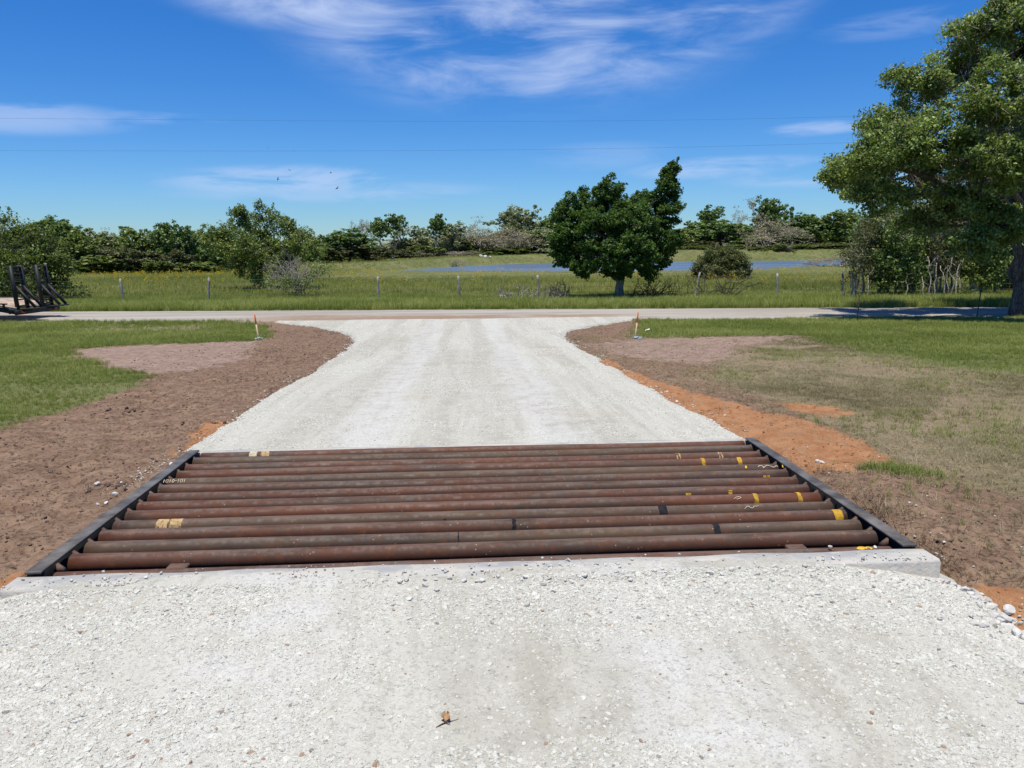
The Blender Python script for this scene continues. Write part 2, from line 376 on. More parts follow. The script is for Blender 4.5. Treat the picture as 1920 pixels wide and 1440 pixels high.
# ------------------------------------------------------------------ materials
def m_soil():
    m, t, b = material('soil')
    co = t.node('ShaderNodeTexCoord').outputs['Object']
    a = t.node('ShaderNodeAttribute', attribute_name='cover'); sp = t.node('ShaderNodeSeparateColor'); t.l.new(a.outputs['Color'], sp.inputs[0])
    dirt, orange, dry = sp.outputs; pale = a.outputs['Alpha']; fr = t.attr('fringe')
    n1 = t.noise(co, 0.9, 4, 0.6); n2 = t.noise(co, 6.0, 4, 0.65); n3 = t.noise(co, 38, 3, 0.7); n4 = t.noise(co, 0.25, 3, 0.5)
    brown = t.mix(t.ramp(n2, 0.3, 0.75), (0.162, 0.101, 0.065), (0.287, 0.193, 0.126))
    brown = t.mix(t.math('MULTIPLY', t.ramp(n1, 0.45, 0.7), 0.55), brown, (0.213, 0.134, 0.091))
    brown = t.mix(t.math('MULTIPLY', t.ramp(t.noise(co, 24, 3, 0.7, 0.6), 0.50, 0.36), 0.75), brown, (0.073, 0.045, 0.030))  # dark specks painted in for crevice shade between the crumbs
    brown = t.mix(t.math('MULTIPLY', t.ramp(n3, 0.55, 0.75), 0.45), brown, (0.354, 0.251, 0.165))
    palec = t.mix(t.ramp(n2, 0.35, 0.7), (0.235, 0.160, 0.120), (0.330, 0.238, 0.185))
    orc = t.mix(t.ramp(n2, 0.3, 0.7), (0.300, 0.140, 0.062), (0.400, 0.212, 0.105))
    orc = t.mix(t.math('MULTIPLY', t.ramp(n3, 0.5, 0.8), 0.5), orc, (0.20, 0.095, 0.05))
    dryc = t.mix(t.ramp(n3, 0.35, 0.65), (0.175, 0.140, 0.085), (0.330, 0.265, 0.165))
    dryc = t.mix(t.math('MULTIPLY', t.ramp(n1, 0.4, 0.65), 0.6), dryc, (0.150, 0.150, 0.065))
    orc = t.mix(t.math('MULTIPLY', t.ramp(t.noise(co, 3.0, 4, 0.7), 0.52, 0.66), 0.5), orc, brown)
    greenc = t.mix(t.ramp(n3, 0.3, 0.7), (0.090, 0.105, 0.036), (0.150, 0.165, 0.055))
    greenc = t.mix(t.ramp(n4, 0.4, 0.7), greenc, (0.165, 0.165, 0.065))
    greenc = t.mix(t.math('MULTIPLY', t.ramp(t.noise(t.mapping(co, (0.5, 1.6, 1)), 0.35, 5, 0.65), 0.50, 0.68), 0.6), greenc, (0.150, 0.125, 0.068))
    greenc = t.mix(t.math('MULTIPLY', t.ramp(t.noise(t.mapping(co, (0.6, 2.0, 1), (0, 0, 0), (7, 3, 0)), 0.5, 4, 0.65), 0.52, 0.70), 0.5), greenc, (0.065, 0.085, 0.030))
    def soft(v, k=0.55): return t.ramp(t.math('ADD', v, t.math('MULTIPLY', t.math('SUBTRACT', n2, 0.5), k)), 0.32, 0.68)
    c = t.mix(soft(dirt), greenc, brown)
    c = t.mix(soft(pale, 0.8), c, palec)
    c = t.mix(t.math('MULTIPLY', soft(dry, 1.3), 0.75), c, dryc)
    c = t.mix(t.math('MULTIPLY', t.math('MULTIPLY', fr, t.ramp(n2, 0.3, 0.6)), 0.85), c, (0.300, 0.235, 0.165))
    c = t.mix(soft(orange, 0.7), c, orc)
    peb = t.voro(co, 55, 'F1'); pebm = t.math('MULTIPLY', t.ramp(peb, 0.16, 0.10), t.ramp(t.noise(co, 5, 3), 0.52, 0.66))
    c = t.mix(t.math('MULTIPLY', t.math('MULTIPLY', pebm, dirt), 0.55), c, (0.42, 0.38, 0.33))
    t.l.new(c, b.inputs['Base Color']); b.inputs['Roughness'].default_value = 0.95; b.inputs['Specular IOR Level'].default_value = 0.15
    drag = t.noise(t.mapping(co, (6.5, 0.7, 1), (0, 0, 0.22)), 1.0, 3, 0.6)
    h = t.math('ADD', t.math('ADD', t.math('MULTIPLY', drag, 0.9), t.math('MULTIPLY', n2, 0.8)), t.math('ADD', t.math('MULTIPLY', n3, 0.45), t.math('MULTIPLY', t.noise(co, 120, 3, 0.6), 0.15)))
    t.l.new(t.bump(h, 1.0, 0.05), b.inputs['Normal'])
    return m


def m_gravel():
    m, t, b = material('crushed_limestone')
    co = t.node('ShaderNodeTexCoord').outputs['Object']
    n1 = t.noise(co, 0.7, 5, 0.6); n2 = t.noise(co, 5, 4, 0.65); n3 = t.noise(co, 60, 4, 0.7)
    st = t.noise(t.mapping(co, (1.7, 0.10, 1)), 1.0, 4, 0.6, 0.4)            # streaks left by wheels and blade
    st2 = t.noise(t.mapping(co, (9, 0.5, 1)), 1.0, 4, 0.65, 0.3)
    c = t.mix(t.ramp(n2, 0.3, 0.7), (0.347, 0.329, 0.270), (0.425, 0.411, 0.346))
    c = t.mix(t.math('MULTIPLY', t.ramp(st, 0.40, 0.60), 0.9), c, (0.468, 0.455, 0.390))
    c = t.mix(t.math('MULTIPLY', t.ramp(st2, 0.5, 0.70), 0.45), c, (0.312, 0.291, 0.232))
    c = t.mix(t.math('MULTIPLY', t.ramp(n1, 0.56, 0.74), 0.45), c, (0.354, 0.296, 0.212))
    sx = t.node('ShaderNodeSeparateXYZ'); t.l.new(co, sx.inputs[0]); xw = t.math('ADD', sx.outputs[0], t.math('MULTIPLY', t.math('SUBTRACT', n1, 0.5), 0.7))
    tr_ = t.math('MAXIMUM', t.ramp(t.math('ABSOLUTE', t.math('ADD', xw, 0.95)), 0.42, 0.16), t.ramp(t.math('ABSOLUTE', t.math('SUBTRACT', xw, 0.85)), 0.42, 0.16))
    c = t.mix(t.math('MULTIPLY', t.math('MULTIPLY', tr_, t.ramp(n2, 0.25, 0.6)), 0.55), c, (0.520, 0.515, 0.490))
    v1 = t.voro(co, 42, 'F1', out='Color'); vd = t.voro(co, 42, 'F1')
    sv = t.node('ShaderNodeSeparateColor'); t.l.new(v1, sv.inputs[0])
    stone = t.math('MULTIPLY', t.ramp(sv.outputs[0], 0.55, 0.62), t.ramp(vd, 0.42, 0.30))
    c = t.mix(t.math('MULTIPLY', stone, 0.12), c, (0.510, 0.499, 0.433))
    v2 = t.voro(co, 105, 'F1', out='Color'); vd2 = t.voro(co, 105, 'F1'); sv2 = t.node('ShaderNodeSeparateColor'); t.l.new(v2, sv2.inputs[0])
    stone2 = t.math('MULTIPLY', t.ramp(sv2.outputs[0], 0.5, 0.6), t.ramp(vd2, 0.42, 0.30))
    c = t.mix(t.math('MULTIPLY', stone2, 0.30), c, (0.496, 0.487, 0.425))
    dk = t.math('MULTIPLY', t.ramp(sv2.outputs[1], 0.86, 0.9), t.ramp(vd2, 0.40, 0.28))
    c = t.mix(t.math('MULTIPLY', dk, 0.18), c, (0.212, 0.190, 0.148))
    c = t.mix(t.math('MULTIPLY', t.ramp(t.noise(co, 34, 3, 0.7, 0.5), 0.50, 0.34), 0.45), c, (0.215, 0.205, 0.176))
    t.l.new(c, b.inputs['Base Color']); b.inputs['Roughness'].default_value = 0.93; b.inputs['Specular IOR Level'].default_value = 0.2
    h = t.math('ADD', t.math('MULTIPLY', stone, 0.25), t.math('ADD', t.math('MULTIPLY', stone2, 0.35), t.math('MULTIPLY', n3, 0.35)))
    h = t.math('ADD', h, t.math('MULTIPLY', n2, 0.6))
    t.l.new(t.bump(h, 0.7, 0.012), b.inputs['Normal'])
    return m


def m_stone(name='limestone', lo=(0.470, 0.454, 0.387), hi=(0.720, 0.709, 0.627), inst=True):
    m, t, b = material(name)
    co = t.node('ShaderNodeTexCoord').outputs['Object']
    tone = t.attr('tone', 'INSTANCER') if inst else t.node('ShaderNodeObjectInfo').outputs['Random']
    n = t.noise(co, 1.6 if inst else 22, 4, 0.6)
    c = t.mix(t.math('ADD', t.math('MULTIPLY', tone, 0.75), t.math('MULTIPLY', n, 0.35)), lo, hi)
    c = t.mix(t.ramp(tone, 0.988, 0.992), c, (0.360, 0.255, 0.176))
    c = t.mix(t.ramp(tone, 0.012, 0.008), c, (0.280, 0.265, 0.225))
    t.l.new(c, b.inputs['Base Color']); b.inputs['Roughness'].default_value = 0.9; b.inputs['Specular IOR Level'].default_value = 0.2
    t.l.new(t.bump(t.noise(co, 5 if inst else 60, 4, 0.6), 0.5, 0.08 if inst else 0.006), b.inputs['Normal'])
    return m


def m_road():
    m, t, b = material('road_surface')
    co = t.node('ShaderNodeTexCoord').outputs['Object']
    n1 = t.noise(t.mapping(co, (0.10, 1.1, 1), (0, 0, -0.093)), 1.0, 5, 0.6); n2 = t.noise(co, 4, 5, 0.6); n3 = t.noise(co, 45, 4, 0.7)
    c = t.mix(t.ramp(n1, 0.35, 0.65), (0.255, 0.226, 0.187), (0.355, 0.324, 0.273))
    c = t.mix(t.math('MULTIPLY', t.ramp(n2, 0.45, 0.75), 0.4), c, (0.385, 0.350, 0.293))
    sp = t.node('ShaderNodeSeparateXYZ'); t.l.new(co, sp.inputs[0])
    d = t.math('SUBTRACT', sp.outputs[1], t.math('SUBTRACT', 29.7, t.math('MULTIPLY', sp.outputs[0], 0.093)))
    wob = t.math('ADD', d, t.math('MULTIPLY', t.math('SUBTRACT', t.noise(co, 0.45, 4), 0.5), 1.1))
    xm = t.math('MULTIPLY', t.ramp(sp.outputs[0], -9.5, -5.5), t.ramp(sp.outputs[0], 7.5, 4.0))
    band = t.math('MULTIPLY', t.math('MULTIPLY', t.ramp(wob, -0.35, -0.95), xm), t.ramp(n2, 0.2, 0.5))
    c = t.mix(t.math('MULTIPLY', band, 0.85), c, (0.244, 0.160, 0.103))
    wht = t.math('MULTIPLY', t.math('MULTIPLY', t.ramp(t.noise(t.mapping(co, (0.25, 1.6, 1)), 0.9, 4), 0.56, 0.66), t.ramp(sp.outputs[0], -8, -3)), t.ramp(sp.outputs[0], 10, 5))
    c = t.mix(t.math('MULTIPLY', wht, 0.55), c, (0.444, 0.412, 0.346))
    drk = t.math('MULTIPLY', t.ramp(t.noise(t.mapping(co, (0.3, 2.2, 1), (0, 0, 0), (4, 2, 0)), 0.8, 3), 0.68, 0.73), 0.35)
    c = t.mix(drk, c, (0.148, 0.130, 0.106))
    t.l.new(c, b.inputs['Base Color']); b.inputs['Roughness'].default_value = 0.9; b.inputs['Specular IOR Level'].default_value = 0.2
    t.l.new(t.bump(t.math('ADD', n3, n2), 0.5, 0.015), b.inputs['Normal'])
    return m


def m_leaf(name, cols, trans=0.35, rough=0.45, inst=False, spec=0.4):
    """cols: dark, mid, light leaf colours picked by the leaf's own tone"""
    m, t, b = material(name)
    tone = t.attr('tone', 'INSTANCER' if inst else 'GEOMETRY')
    rnd = t.node('ShaderNodeObjectInfo').outputs['Random']
    tone = t.math('ADD', tone, t.math('MULTIPLY', t.math('SUBTRACT', rnd, 0.5), 0.25)) if not inst else tone
    c = t.mix(t.ramp(tone, 0.0, 0.55, smooth=False), cols[0], cols[1]); c = t.mix(t.ramp(tone, 0.55, 1.0, smooth=False), c, cols[2])
    t.l.new(c, b.inputs['Base Color']); b.inputs['Roughness'].default_value = rough; b.inputs['Specular IOR Level'].default_value = spec
    tr = t.node('ShaderNodeBsdfTranslucent'); t.l.new(t.mix(0.45, c, (0.26, 0.34, 0.03)), tr.inputs['Color'])
    mx = t.node('ShaderNodeMixShader'); mx.inputs[0].default_value = trans
    t.l.new(b.outputs[0], mx.inputs[1]); t.l.new(tr.outputs[0], mx.inputs[2]); t.l.new(mx.outputs[0], t.n['Material Output'].inputs[0])
    return m


def m_bark(name, a, b_, scale=6.0):
    m, t, b = material(name)
    co = t.node('ShaderNodeTexCoord').outputs['Object']
    n = t.noise(t.mapping(co, (1, 1, 0.25)), scale, 6, 0.65, 0.3); v = t.voro(t.mapping(co, (1, 1, 0.3)), scale*2.2, 'DISTANCE_TO_EDGE')
    c = t.mix(t.ramp(n, 0.3, 0.7), a, b_); c = t.mix(t.math('MULTIPLY', t.ramp(v, 0.10, 0.0), 0.6), c, tuple(q*0.4 for q in a))
    t.l.new(c, b.inputs['Base Color']); b.inputs['Roughness'].default_value = 0.9; b.inputs['Specular IOR Level'].default_value = 0.15
    t.l.new(t.bump(t.math('ADD', n, t.ramp(v, 0, 0.15)), 0.8, 0.03), b.inputs['Normal'])
    return m


def m_plain(name, col, rough=0.6, metal=0.0, var=0.25, scale=8.0, bump=0.2, spec=0.4):
    m, t, b = material(name)
    co = t.node('ShaderNodeTexCoord').outputs['Object']
    n = t.noise(co, scale, 5, 0.6)
    c = t.mix(t.ramp(n, 0.3, 0.7), tuple(q*(1-var) for q in col), tuple(min(1, q*(1+var)) for q in col))
    t.l.new(c, b.inputs['Base Color']); b.inputs['Roughness'].default_value = rough; b.inputs['Metallic'].default_value = metal
    b.inputs['Specular IOR Level'].default_value = spec
    if bump: t.l.new(t.bump(t.noise(co, scale*5, 4, 0.6), bump, 0.01), b.inputs['Normal'])
    return m


def m_pipe():
    m, t, b = material('rusty_pipe_steel')
    co = t.node('ShaderNodeTexCoord').outputs['Object']; rnd = t.node('ShaderNodeObjectInfo').outputs['Random']
    vv = t.node('ShaderNodeVectorMath', operation='ADD'); cc = t.node('ShaderNodeCombineXYZ'); t.put(cc.inputs[0], t.math('MULTIPLY', rnd, 37.0)); t.put(cc.inputs[2], t.math('MULTIPLY', rnd, 11.0))
    t.l.new(co, vv.inputs[0]); t.l.new(cc.outputs[0], vv.inputs[1]); P = vv.outputs[0]
    n1 = t.noise(t.mapping(P, (0.9, 3, 3)), 1.3, 5, 0.6, 0.3); n2 = t.noise(t.mapping(P, (1, 1, 1)), 16, 4, 0.7); n3 = t.noise(t.mapping(P, (14, 3, 3)), 1.6, 4, 0.6); n4 = t.noise(P, 90, 3, 0.6)
    hue = t.mix(t.math('FRACT', t.math('MULTIPLY', rnd, 3.7)), (0.078, 0.029, 0.014), (0.108, 0.036, 0.016))
    hue = t.mix(t.ramp(t.math('FRACT', t.math('MULTIPLY', rnd, 7.3)), 0.72, 0.80), hue, (0.080, 0.050, 0.028))
    c = t.mix(t.ramp(n1, 0.32, 0.62), (0.050, 0.032, 0.022), hue)
    c = t.mix(t.math('MULTIPLY', t.ramp(n2, 0.50, 0.75), 0.7), c, (0.132, 0.048, 0.020))
    c = t.mix(t.math('MULTIPLY', t.ramp(n3, 0.55, 0.75), 0.5), c, (0.128, 0.043, 0.015))
    c = t.mix(t.math('MULTIPLY', t.ramp(t.noise(t.mapping(P, (0.7, 2, 2), (0, 0, 0), (9, 0, 0)), 1.1, 4), 0.58, 0.70), 0.55), c, (0.068, 0.052, 0.038))   # bare mill scale
    # limestone dust trodden on to the crown of each pipe, with sky sheen painted in, worn and broken up
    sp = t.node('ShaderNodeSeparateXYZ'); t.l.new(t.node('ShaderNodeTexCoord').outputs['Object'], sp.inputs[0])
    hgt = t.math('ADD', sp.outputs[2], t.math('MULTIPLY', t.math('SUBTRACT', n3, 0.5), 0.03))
    dust_sheen = t.math('MULTIPLY', t.ramp(hgt, 0.042, 0.057), t.ramp(t.noise(t.mapping(P, (1.6, 8, 8)), 2.2, 6, 0.7), 0.30, 0.62))
    c = t.mix(t.math('MULTIPLY', dust_sheen, 0.42), c, (0.208, 0.162, 0.129))
    spk = t.math('MULTIPLY', t.ramp(t.voro(t.mapping(P, (1, 1, 1)), 26, 'F1'), 0.13, 0.09), t.ramp(t.noise(P, 4, 3), 0.5, 0.6))
    c = t.mix(t.math('MULTIPLY', spk, 0.5), c, (0.42, 0.36, 0.28))
    t.l.new(c, b.inputs['Base Color'])
    t.put(b.inputs['Roughness'], t.ramp(n2, 0.3, 0.7, 0.5, 0.75)); b.inputs['Metallic'].default_value = 0.0; b.inputs['Specular IOR Level'].default_value = 0.25
    t.l.new(t.bump(t.math('ADD', n2, t.math('MULTIPLY', n4, 0.5)), 0.35, 0.004), b.inputs['Normal'])
    return m


def m_concrete():
    m, t, b = material('concrete')
    co = t.node('ShaderNodeTexCoord').outputs['Object']
    n1 = t.noise(t.mapping(co, (1, 4, 4)), 1.7, 6, 0.62); n2 = t.noise(co, 30, 5, 0.65)
    c = t.mix(t.ramp(n1, 0.35, 0.68), (0.304, 0.304, 0.295), (0.469, 0.446, 0.392))
    c = t.mix(t.math('MULTIPLY', t.ramp(t.noise(co, 2.3, 4, 0.6), 0.62, 0.74), 0.55), c, (0.515, 0.377, 0.243))
    c = t.mix(t.math('MULTIPLY', t.ramp(n2, 0.55, 0.8), 0.4), c, (0.276, 0.276, 0.270))
    c = t.mix(t.math('MULTIPLY', t.ramp(t.noise(co, 9, 4, 0.7), 0.48, 0.62), 0.7), c, (0.470, 0.440, 0.375))
    c = t.mix(t.math('MULTIPLY', t.ramp(t.noise(co, 1.1, 3, 0.6), 0.60, 0.68), 0.5), c, (0.33, 0.21, 0.12))
    t.l.new(c, b.inputs['Base Color']); b.inputs['Roughness'].default_value = 0.9; b.inputs['Specular IOR Level'].default_value = 0.2
    t.l.new(t.bump(n2, 0.7, 0.012), b.inputs['Normal'])
    return m


def m_water():
    m, t, b = material('pond_water')
    co = t.node('ShaderNodeTexCoord').outputs['Object']
    n = t.noise(t.mapping(co, (0.5, 1.6, 1)), 1.4, 4, 0.6, 0.4); n2 = t.noise(t.mapping(co, (0.04, 0.25, 1)), 1.0, 3, 0.5)
    c = t.mix(n2, (0.085, 0.130, 0.195), (0.115, 0.165, 0.235))
    t.l.new(c, b.inputs['Base Color']); t.put(b.inputs['Roughness'], t.ramp(n2, 0.3, 0.7, 0.22, 0.38)); b.inputs['IOR'].default_value = 1.33
    t.l.new(t.bump(n, 0.35, 0.06), b.inputs['Normal'])
    return m


def m_paint(name, col, wear=0.5):
    m, t, b = material(name)
    co = t.node('ShaderNodeTexCoord').outputs['Object']
    n = t.noise(t.mapping(co, (60, 25, 25)), 1.0, 5, 0.7, 0.4); n2 = t.noise(co, 30, 3, 0.6)
    c = t.mix(t.ramp(n2, 0.3, 0.7), tuple(q*0.75 for q in col), tuple(min(1, q*1.15) for q in col))
    c = t.mix(t.ramp(n, wear+0.10, wear-0.02), (0.085, 0.036, 0.018), c)
    t.l.new(c, b.inputs['Base Color']); b.inputs['Roughness'].default_value = 0.7; b.inputs['Specular IOR Level'].default_value = 0.3
    return m


M = dict(soil=m_soil(), gravel=m_gravel(), stone=m_stone(), rock=m_stone('limestone_rock', (0.42, 0.40, 0.355), (0.64, 0.615, 0.565), False),
         clod=m_plain('soil_clod', (0.175, 0.118, 0.088), 0.95, 0, 0.35, 9, 0.6, 0.1), oclod=m_plain('clay_clod', (0.36, 0.16, 0.068), 0.95, 0, 0.35, 9, 0.6, 0.1),
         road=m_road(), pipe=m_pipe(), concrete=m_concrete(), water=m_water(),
         black=m_plain('black_paint_and_web_shade', (0.012, 0.012, 0.012), 0.6, 0.0, 0.5, 7, 0.25), dusty_black=m_plain('dusty_black_steel', (0.098, 0.090, 0.084), 0.75, 0.1, 0.55, 5, 0.25),
         yellow=m_paint('yellow_paint', (0.66, 0.38, 0.035), 0.60), cream=m_paint('worn_cream_paint', (0.62, 0.42, 0.19), 0.54), pale_paint=m_paint('pale_cream_paint', (0.72, 0.62, 0.40), 0.62),
         tar=m_plain('black_joint_band', (0.022, 0.020, 0.018), 0.6, 0, 0.4, 20, 0.3), chalk=m_plain('chalk_marking', (0.60, 0.48, 0.33), 0.9, 0, 0.3, 60, 0.0),
         postwood=m_bark('weathered_post_wood', (0.351, 0.319, 0.275), (0.634, 0.592, 0.525), 14), rustpost=m_plain('rusty_post_steel', (0.115, 0.070, 0.050), 0.8, 0.1, 0.35, 20, 0.3),
         wire=m_plain('fence_wire', (0.16, 0.14, 0.13), 0.6, 0.4, 0.2, 10, 0), deck=m_plain('deck_planks', (0.42, 0.32, 0.235), 0.85, 0, 0.3, 3, 0.4),
         tyre=m_plain('tyre_rubber', (0.02, 0.02, 0.02), 0.85, 0, 0.3, 12, 0.3), redlens=m_plain('red_lens', (0.35, 0.02, 0.015), 0.25, 0, 0.1, 5, 0), steel=m_plain('bare_steel', (0.30, 0.29, 0.28), 0.5, 0.5, 0.3, 6, 0.2),
         stake=m_plain('raw_lath_wood', (0.56, 0.42, 0.27), 0.85, 0, 0.2, 25, 0.3), orange=m_plain('orange_marker_paint', (0.85, 0.22, 0.05), 0.6, 0, 0.15, 30, 0.1), bag=m_plain('blue_grey_plastic', (0.25, 0.29, 0.31), 0.4, 0, 0.45, 14, 0.3), white=m_plain('white_litter', (0.78, 0.78, 0.75), 0.6, 0, 0.1, 10, 0.1),
         bird=m_plain('black_feathers', (0.02, 0.02, 0.022), 0.8, 0, 0.2, 5, 0), twig=m_bark('dry_stick', (0.20, 0.115, 0.062), (0.34, 0.205, 0.12), 60), deadleaf=m_plain('dead_leaf', (0.300, 0.175, 0.085), 0.8, 0, 0.4, 40, 0.4),
         bark_oak=m_bark('oak_bark', (0.085, 0.072, 0.060), (0.22, 0.195, 0.165), 5), bark_pale=m_bark('pale_bark', (0.275, 0.243, 0.201), (0.528, 0.486, 0.419), 6), bark_grey=m_bark('grey_bark', (0.15, 0.13, 0.11), (0.30, 0.275, 0.24), 6), bark_dark=m_bark('dark_bark', (0.05, 0.042, 0.034), (0.115, 0.098, 0.080), 6), bark_tan=m_bark('bare_twig_bark', (0.269, 0.231, 0.188), (0.450, 0.406, 0.344), 4),
         l_oak=m_leaf('oak_leaves', ((0.073, 0.105, 0.021), (0.155, 0.216, 0.045), (0.373, 0.475, 0.137)), 0.32, 0.50, spec=0.35),
         l_vine=m_leaf('glossy_green_leaves', ((0.022, 0.060, 0.013), (0.069, 0.147, 0.025), (0.138, 0.231, 0.045)), 0.30, 0.55, spec=0.25),
         l_mesq=m_leaf('olive_leaves', ((0.085, 0.130, 0.028), (0.161, 0.217, 0.044), (0.286, 0.343, 0.076)), 0.28, 0.5),
         l_bright=m_leaf('fresh_green_leaves', ((0.069, 0.106, 0.020), (0.131, 0.175, 0.035), (0.225, 0.263, 0.062)), 0.32, 0.5),
         l_dark=m_leaf('dark_green_leaves', ((0.058, 0.106, 0.028), (0.113, 0.187, 0.040), (0.195, 0.270, 0.064)), 0.2, 0.5),
         l_juniper=m_leaf('juniper_needles', ((0.050, 0.062, 0.020), (0.106, 0.125, 0.033), (0.188, 0.206, 0.050)), 0.15, 0.6),
         l_cedar=m_leaf('brownish_cedar_needles', ((0.065, 0.072, 0.026), (0.108, 0.119, 0.040), (0.163, 0.165, 0.060)), 0.15, 0.6),
         l_pale=m_leaf('grey_green_leaves', ((0.172, 0.193, 0.090), (0.265, 0.291, 0.136), (0.377, 0.399, 0.200)), 0.25, 0.6),
         l_brown=m_leaf('budding_brown_leaves', ((0.235, 0.207, 0.120), (0.329, 0.296, 0.173), (0.435, 0.395, 0.237)), 0.2, 0.7),
         g_green=m_leaf('green_grass_blades', ((0.124, 0.160, 0.030), (0.214, 0.253, 0.051), (0.338, 0.358, 0.106)), 0.38, 0.55, True, 0.3),
         g_field=m_leaf('field_grass_blades', ((0.169, 0.192, 0.046), (0.253, 0.270, 0.067), (0.364, 0.342, 0.111)), 0.38, 0.6, True, 0.2),
         g_dry=m_leaf('dry_straw', ((0.135, 0.115, 0.060), (0.230, 0.195, 0.110), (0.370, 0.315, 0.200)), 0.25, 0.7, True, 0.2),
         flower=m_leaf('yellow_petals', ((0.60, 0.40, 0.01), (0.70, 0.50, 0.015), (0.78, 0.60, 0.03)), 0.2, 0.6, True, 0.2))

# ------------------------------------------------------------------ the land
def axis(segs):
    out = [segs[0][0]]
    for a, b, s0, s1 in segs:
        p = a
        n = max(1, int(round((b-a)/((s0+s1)/2)))); ww = np.linspace(s0, s1, n); ww = ww/ww.sum()*(b-a)
        out.extend((a+np.cumsum(ww)).tolist())
    return np.array(out)


xs = axis([(-3000, -200, 300, 60), (-200, -45, 30, 2.0), (-45, -14, 1.2, 0.30), (-14, -6.5, .20, .08), (-6.5, GX0+0.02, .055, .045), (GX0+0.02, GX1-0.02, .2, .2), (GX1-0.02, 6.8, .045, .055), (6.8, 14, .08, .20), (14, 50, .3, 1.2), (50, 200, 2.0, 30), (200, 3000, 60, 300)])
ys_ = axis([(-60, -2, 8, .5), (-2, 2.2, .3, .06), (2.2, GY0-0.02, .045, .045), (GY0-0.02, GY1+0.02, .05, .05), (GY1+0.02, 12, .05, .075), (12, 24, .075, .18), (24, 45, .2, .5), (45, 85, .8, 1.6), (85, 160, 1.2, 1.6), (160, 400, 4, 40), (400, 3500, 60, 400)])
GXm, GYm = np.meshgrid(xs, ys_)
gx = GXm.ravel(); gy = GYm.ravel()
gz = H(gx, gy)
inpit = (gx > GX0+0.01) & (gx < GX1-0.01) & (gy > GY0-0.025) & (gy < GY1+0.025)
gz = np.where(inpit, -0.95, gz)
nearbeam = (gy > GY0-0.1) & (gy < GY1+0.1) & ~inpit
gz = np.where(nearbeam & (gx < GX0+0.03) & (gx > GX0-0.16), np.clip(gz, -0.02, -0.006), gz)
gz = np.where(nearbeam & (gx > GX1-0.03) & (gx < GX1+0.25), np.minimum(gz, -0.03), gz)
dirt, pale, orange, dry, fr = regions(gx, gy)
nx, ny = len(xs), len(ys_)
ii = (np.arange(ny-1)[:, None]*nx+np.arange(nx-1)[None, :]).ravel()
Fq = np.stack([ii, ii+1, ii+nx+1, ii+nx], 1)
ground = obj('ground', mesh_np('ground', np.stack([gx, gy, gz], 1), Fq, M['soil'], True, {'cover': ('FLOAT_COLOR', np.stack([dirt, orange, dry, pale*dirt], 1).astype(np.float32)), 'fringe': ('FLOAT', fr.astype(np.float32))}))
tag(ground, kind='structure')


def strip(name, rows, mat):
    """rows: (k, m, 3) grid"""
    rows = np.asarray(rows); k, m, _ = rows.shape
    i = (np.arange(k-1)[:, None]*m+np.arange(m-1)[None, :]).ravel()
    return tag(obj(name, mesh_np(name, rows.reshape(-1, 3), np.stack([i, i+1, i+m+1, i+m], 1), mat, True)), kind='structure')


def drive_rows(ya, m=110):
    t = np.linspace(0, 1, m); t = 0.5-0.5*np.cos(np.pi*(t*0.86+0.07)); t = (t-t[0])/(t[-1]-t[0])
    l, r = drive_edges(ya)
    xx = (l-0.09)[:, None]*(1-t)+(r+0.09)[:, None]*t; yy = np.repeat(ya[:, None], m, 1)
    return np.stack([xx, yy, drive_z(xx, yy)], -1)


strip('driveway_near', drive_rows(axis([(-8, 1.5, .5, .08), (1.5, 3.79, .03, .03), (3.79, 3.96, .012, .012)])), M['gravel'])
strip('driveway_far', drive_rows(axis([(GY1+0.045, 12, .05, .07), (12, 27.55, .08, .16)])), M['gravel'])
rx = axis([(-160, -30, 6, 1), (-30, 30, .25, .25), (30, 160, 1, 6)])
offs = np.array([-2.62, -2.5, -2.42, -2.0, -1.2, -0.4, 0.4, 1.2, 2.0, 2.42, 2.5, 2.6])
lift = np.array([-0.10, -0.02, 0.012, 0.022, 0.035, 0.045, 0.045, 0.035, 0.022, 0.012, -0.02, -0.10])
RXX = np.repeat(rx[:, None], len(offs), 1); RO = np.repeat(offs[None, :], len(rx), 0)
RO = RO+0.13*fbm(RXX, np.sign(RO)*40, 0.5, 4, 81)*sstep(1.9, 2.4, np.abs(RO))
RYY = road_mid(RXX)+RO
strip('road', np.stack([RXX, RYY, H0(RXX, RYY)+lift[None, :]+0.006*fbm(RXX, RYY, 0.8, 3, 82)], -1)[:, ::-1], M['road'])
PV = np.array(POND); pc = PV.mean(0)
pv = [(*(pc+(p-pc)*1.03), -1.25) for p in PV]
tag(obj('pond_water', mesh_np('pond_water', [(*pc, -1.25)]+pv, np.array([(0, i+1, (i+1) % len(pv)+1) for i in range(len(pv))]), M['water'])), kind='structure')

# ------------------------------------------------------------------ cattle guard
PR = 0.0572                                                    # pipe radius
guard = tag(empty('cattle_guard', (GX0, GY0, 0)), 'rusty steel pipe cattle guard set across the white gravel driveway', 'cattle guard')
NP = 14
PX0, PX1 = 0.105, GX1-GX0-0.105
pitch_y = (GY1-GY0-0.10)/(NP-1)


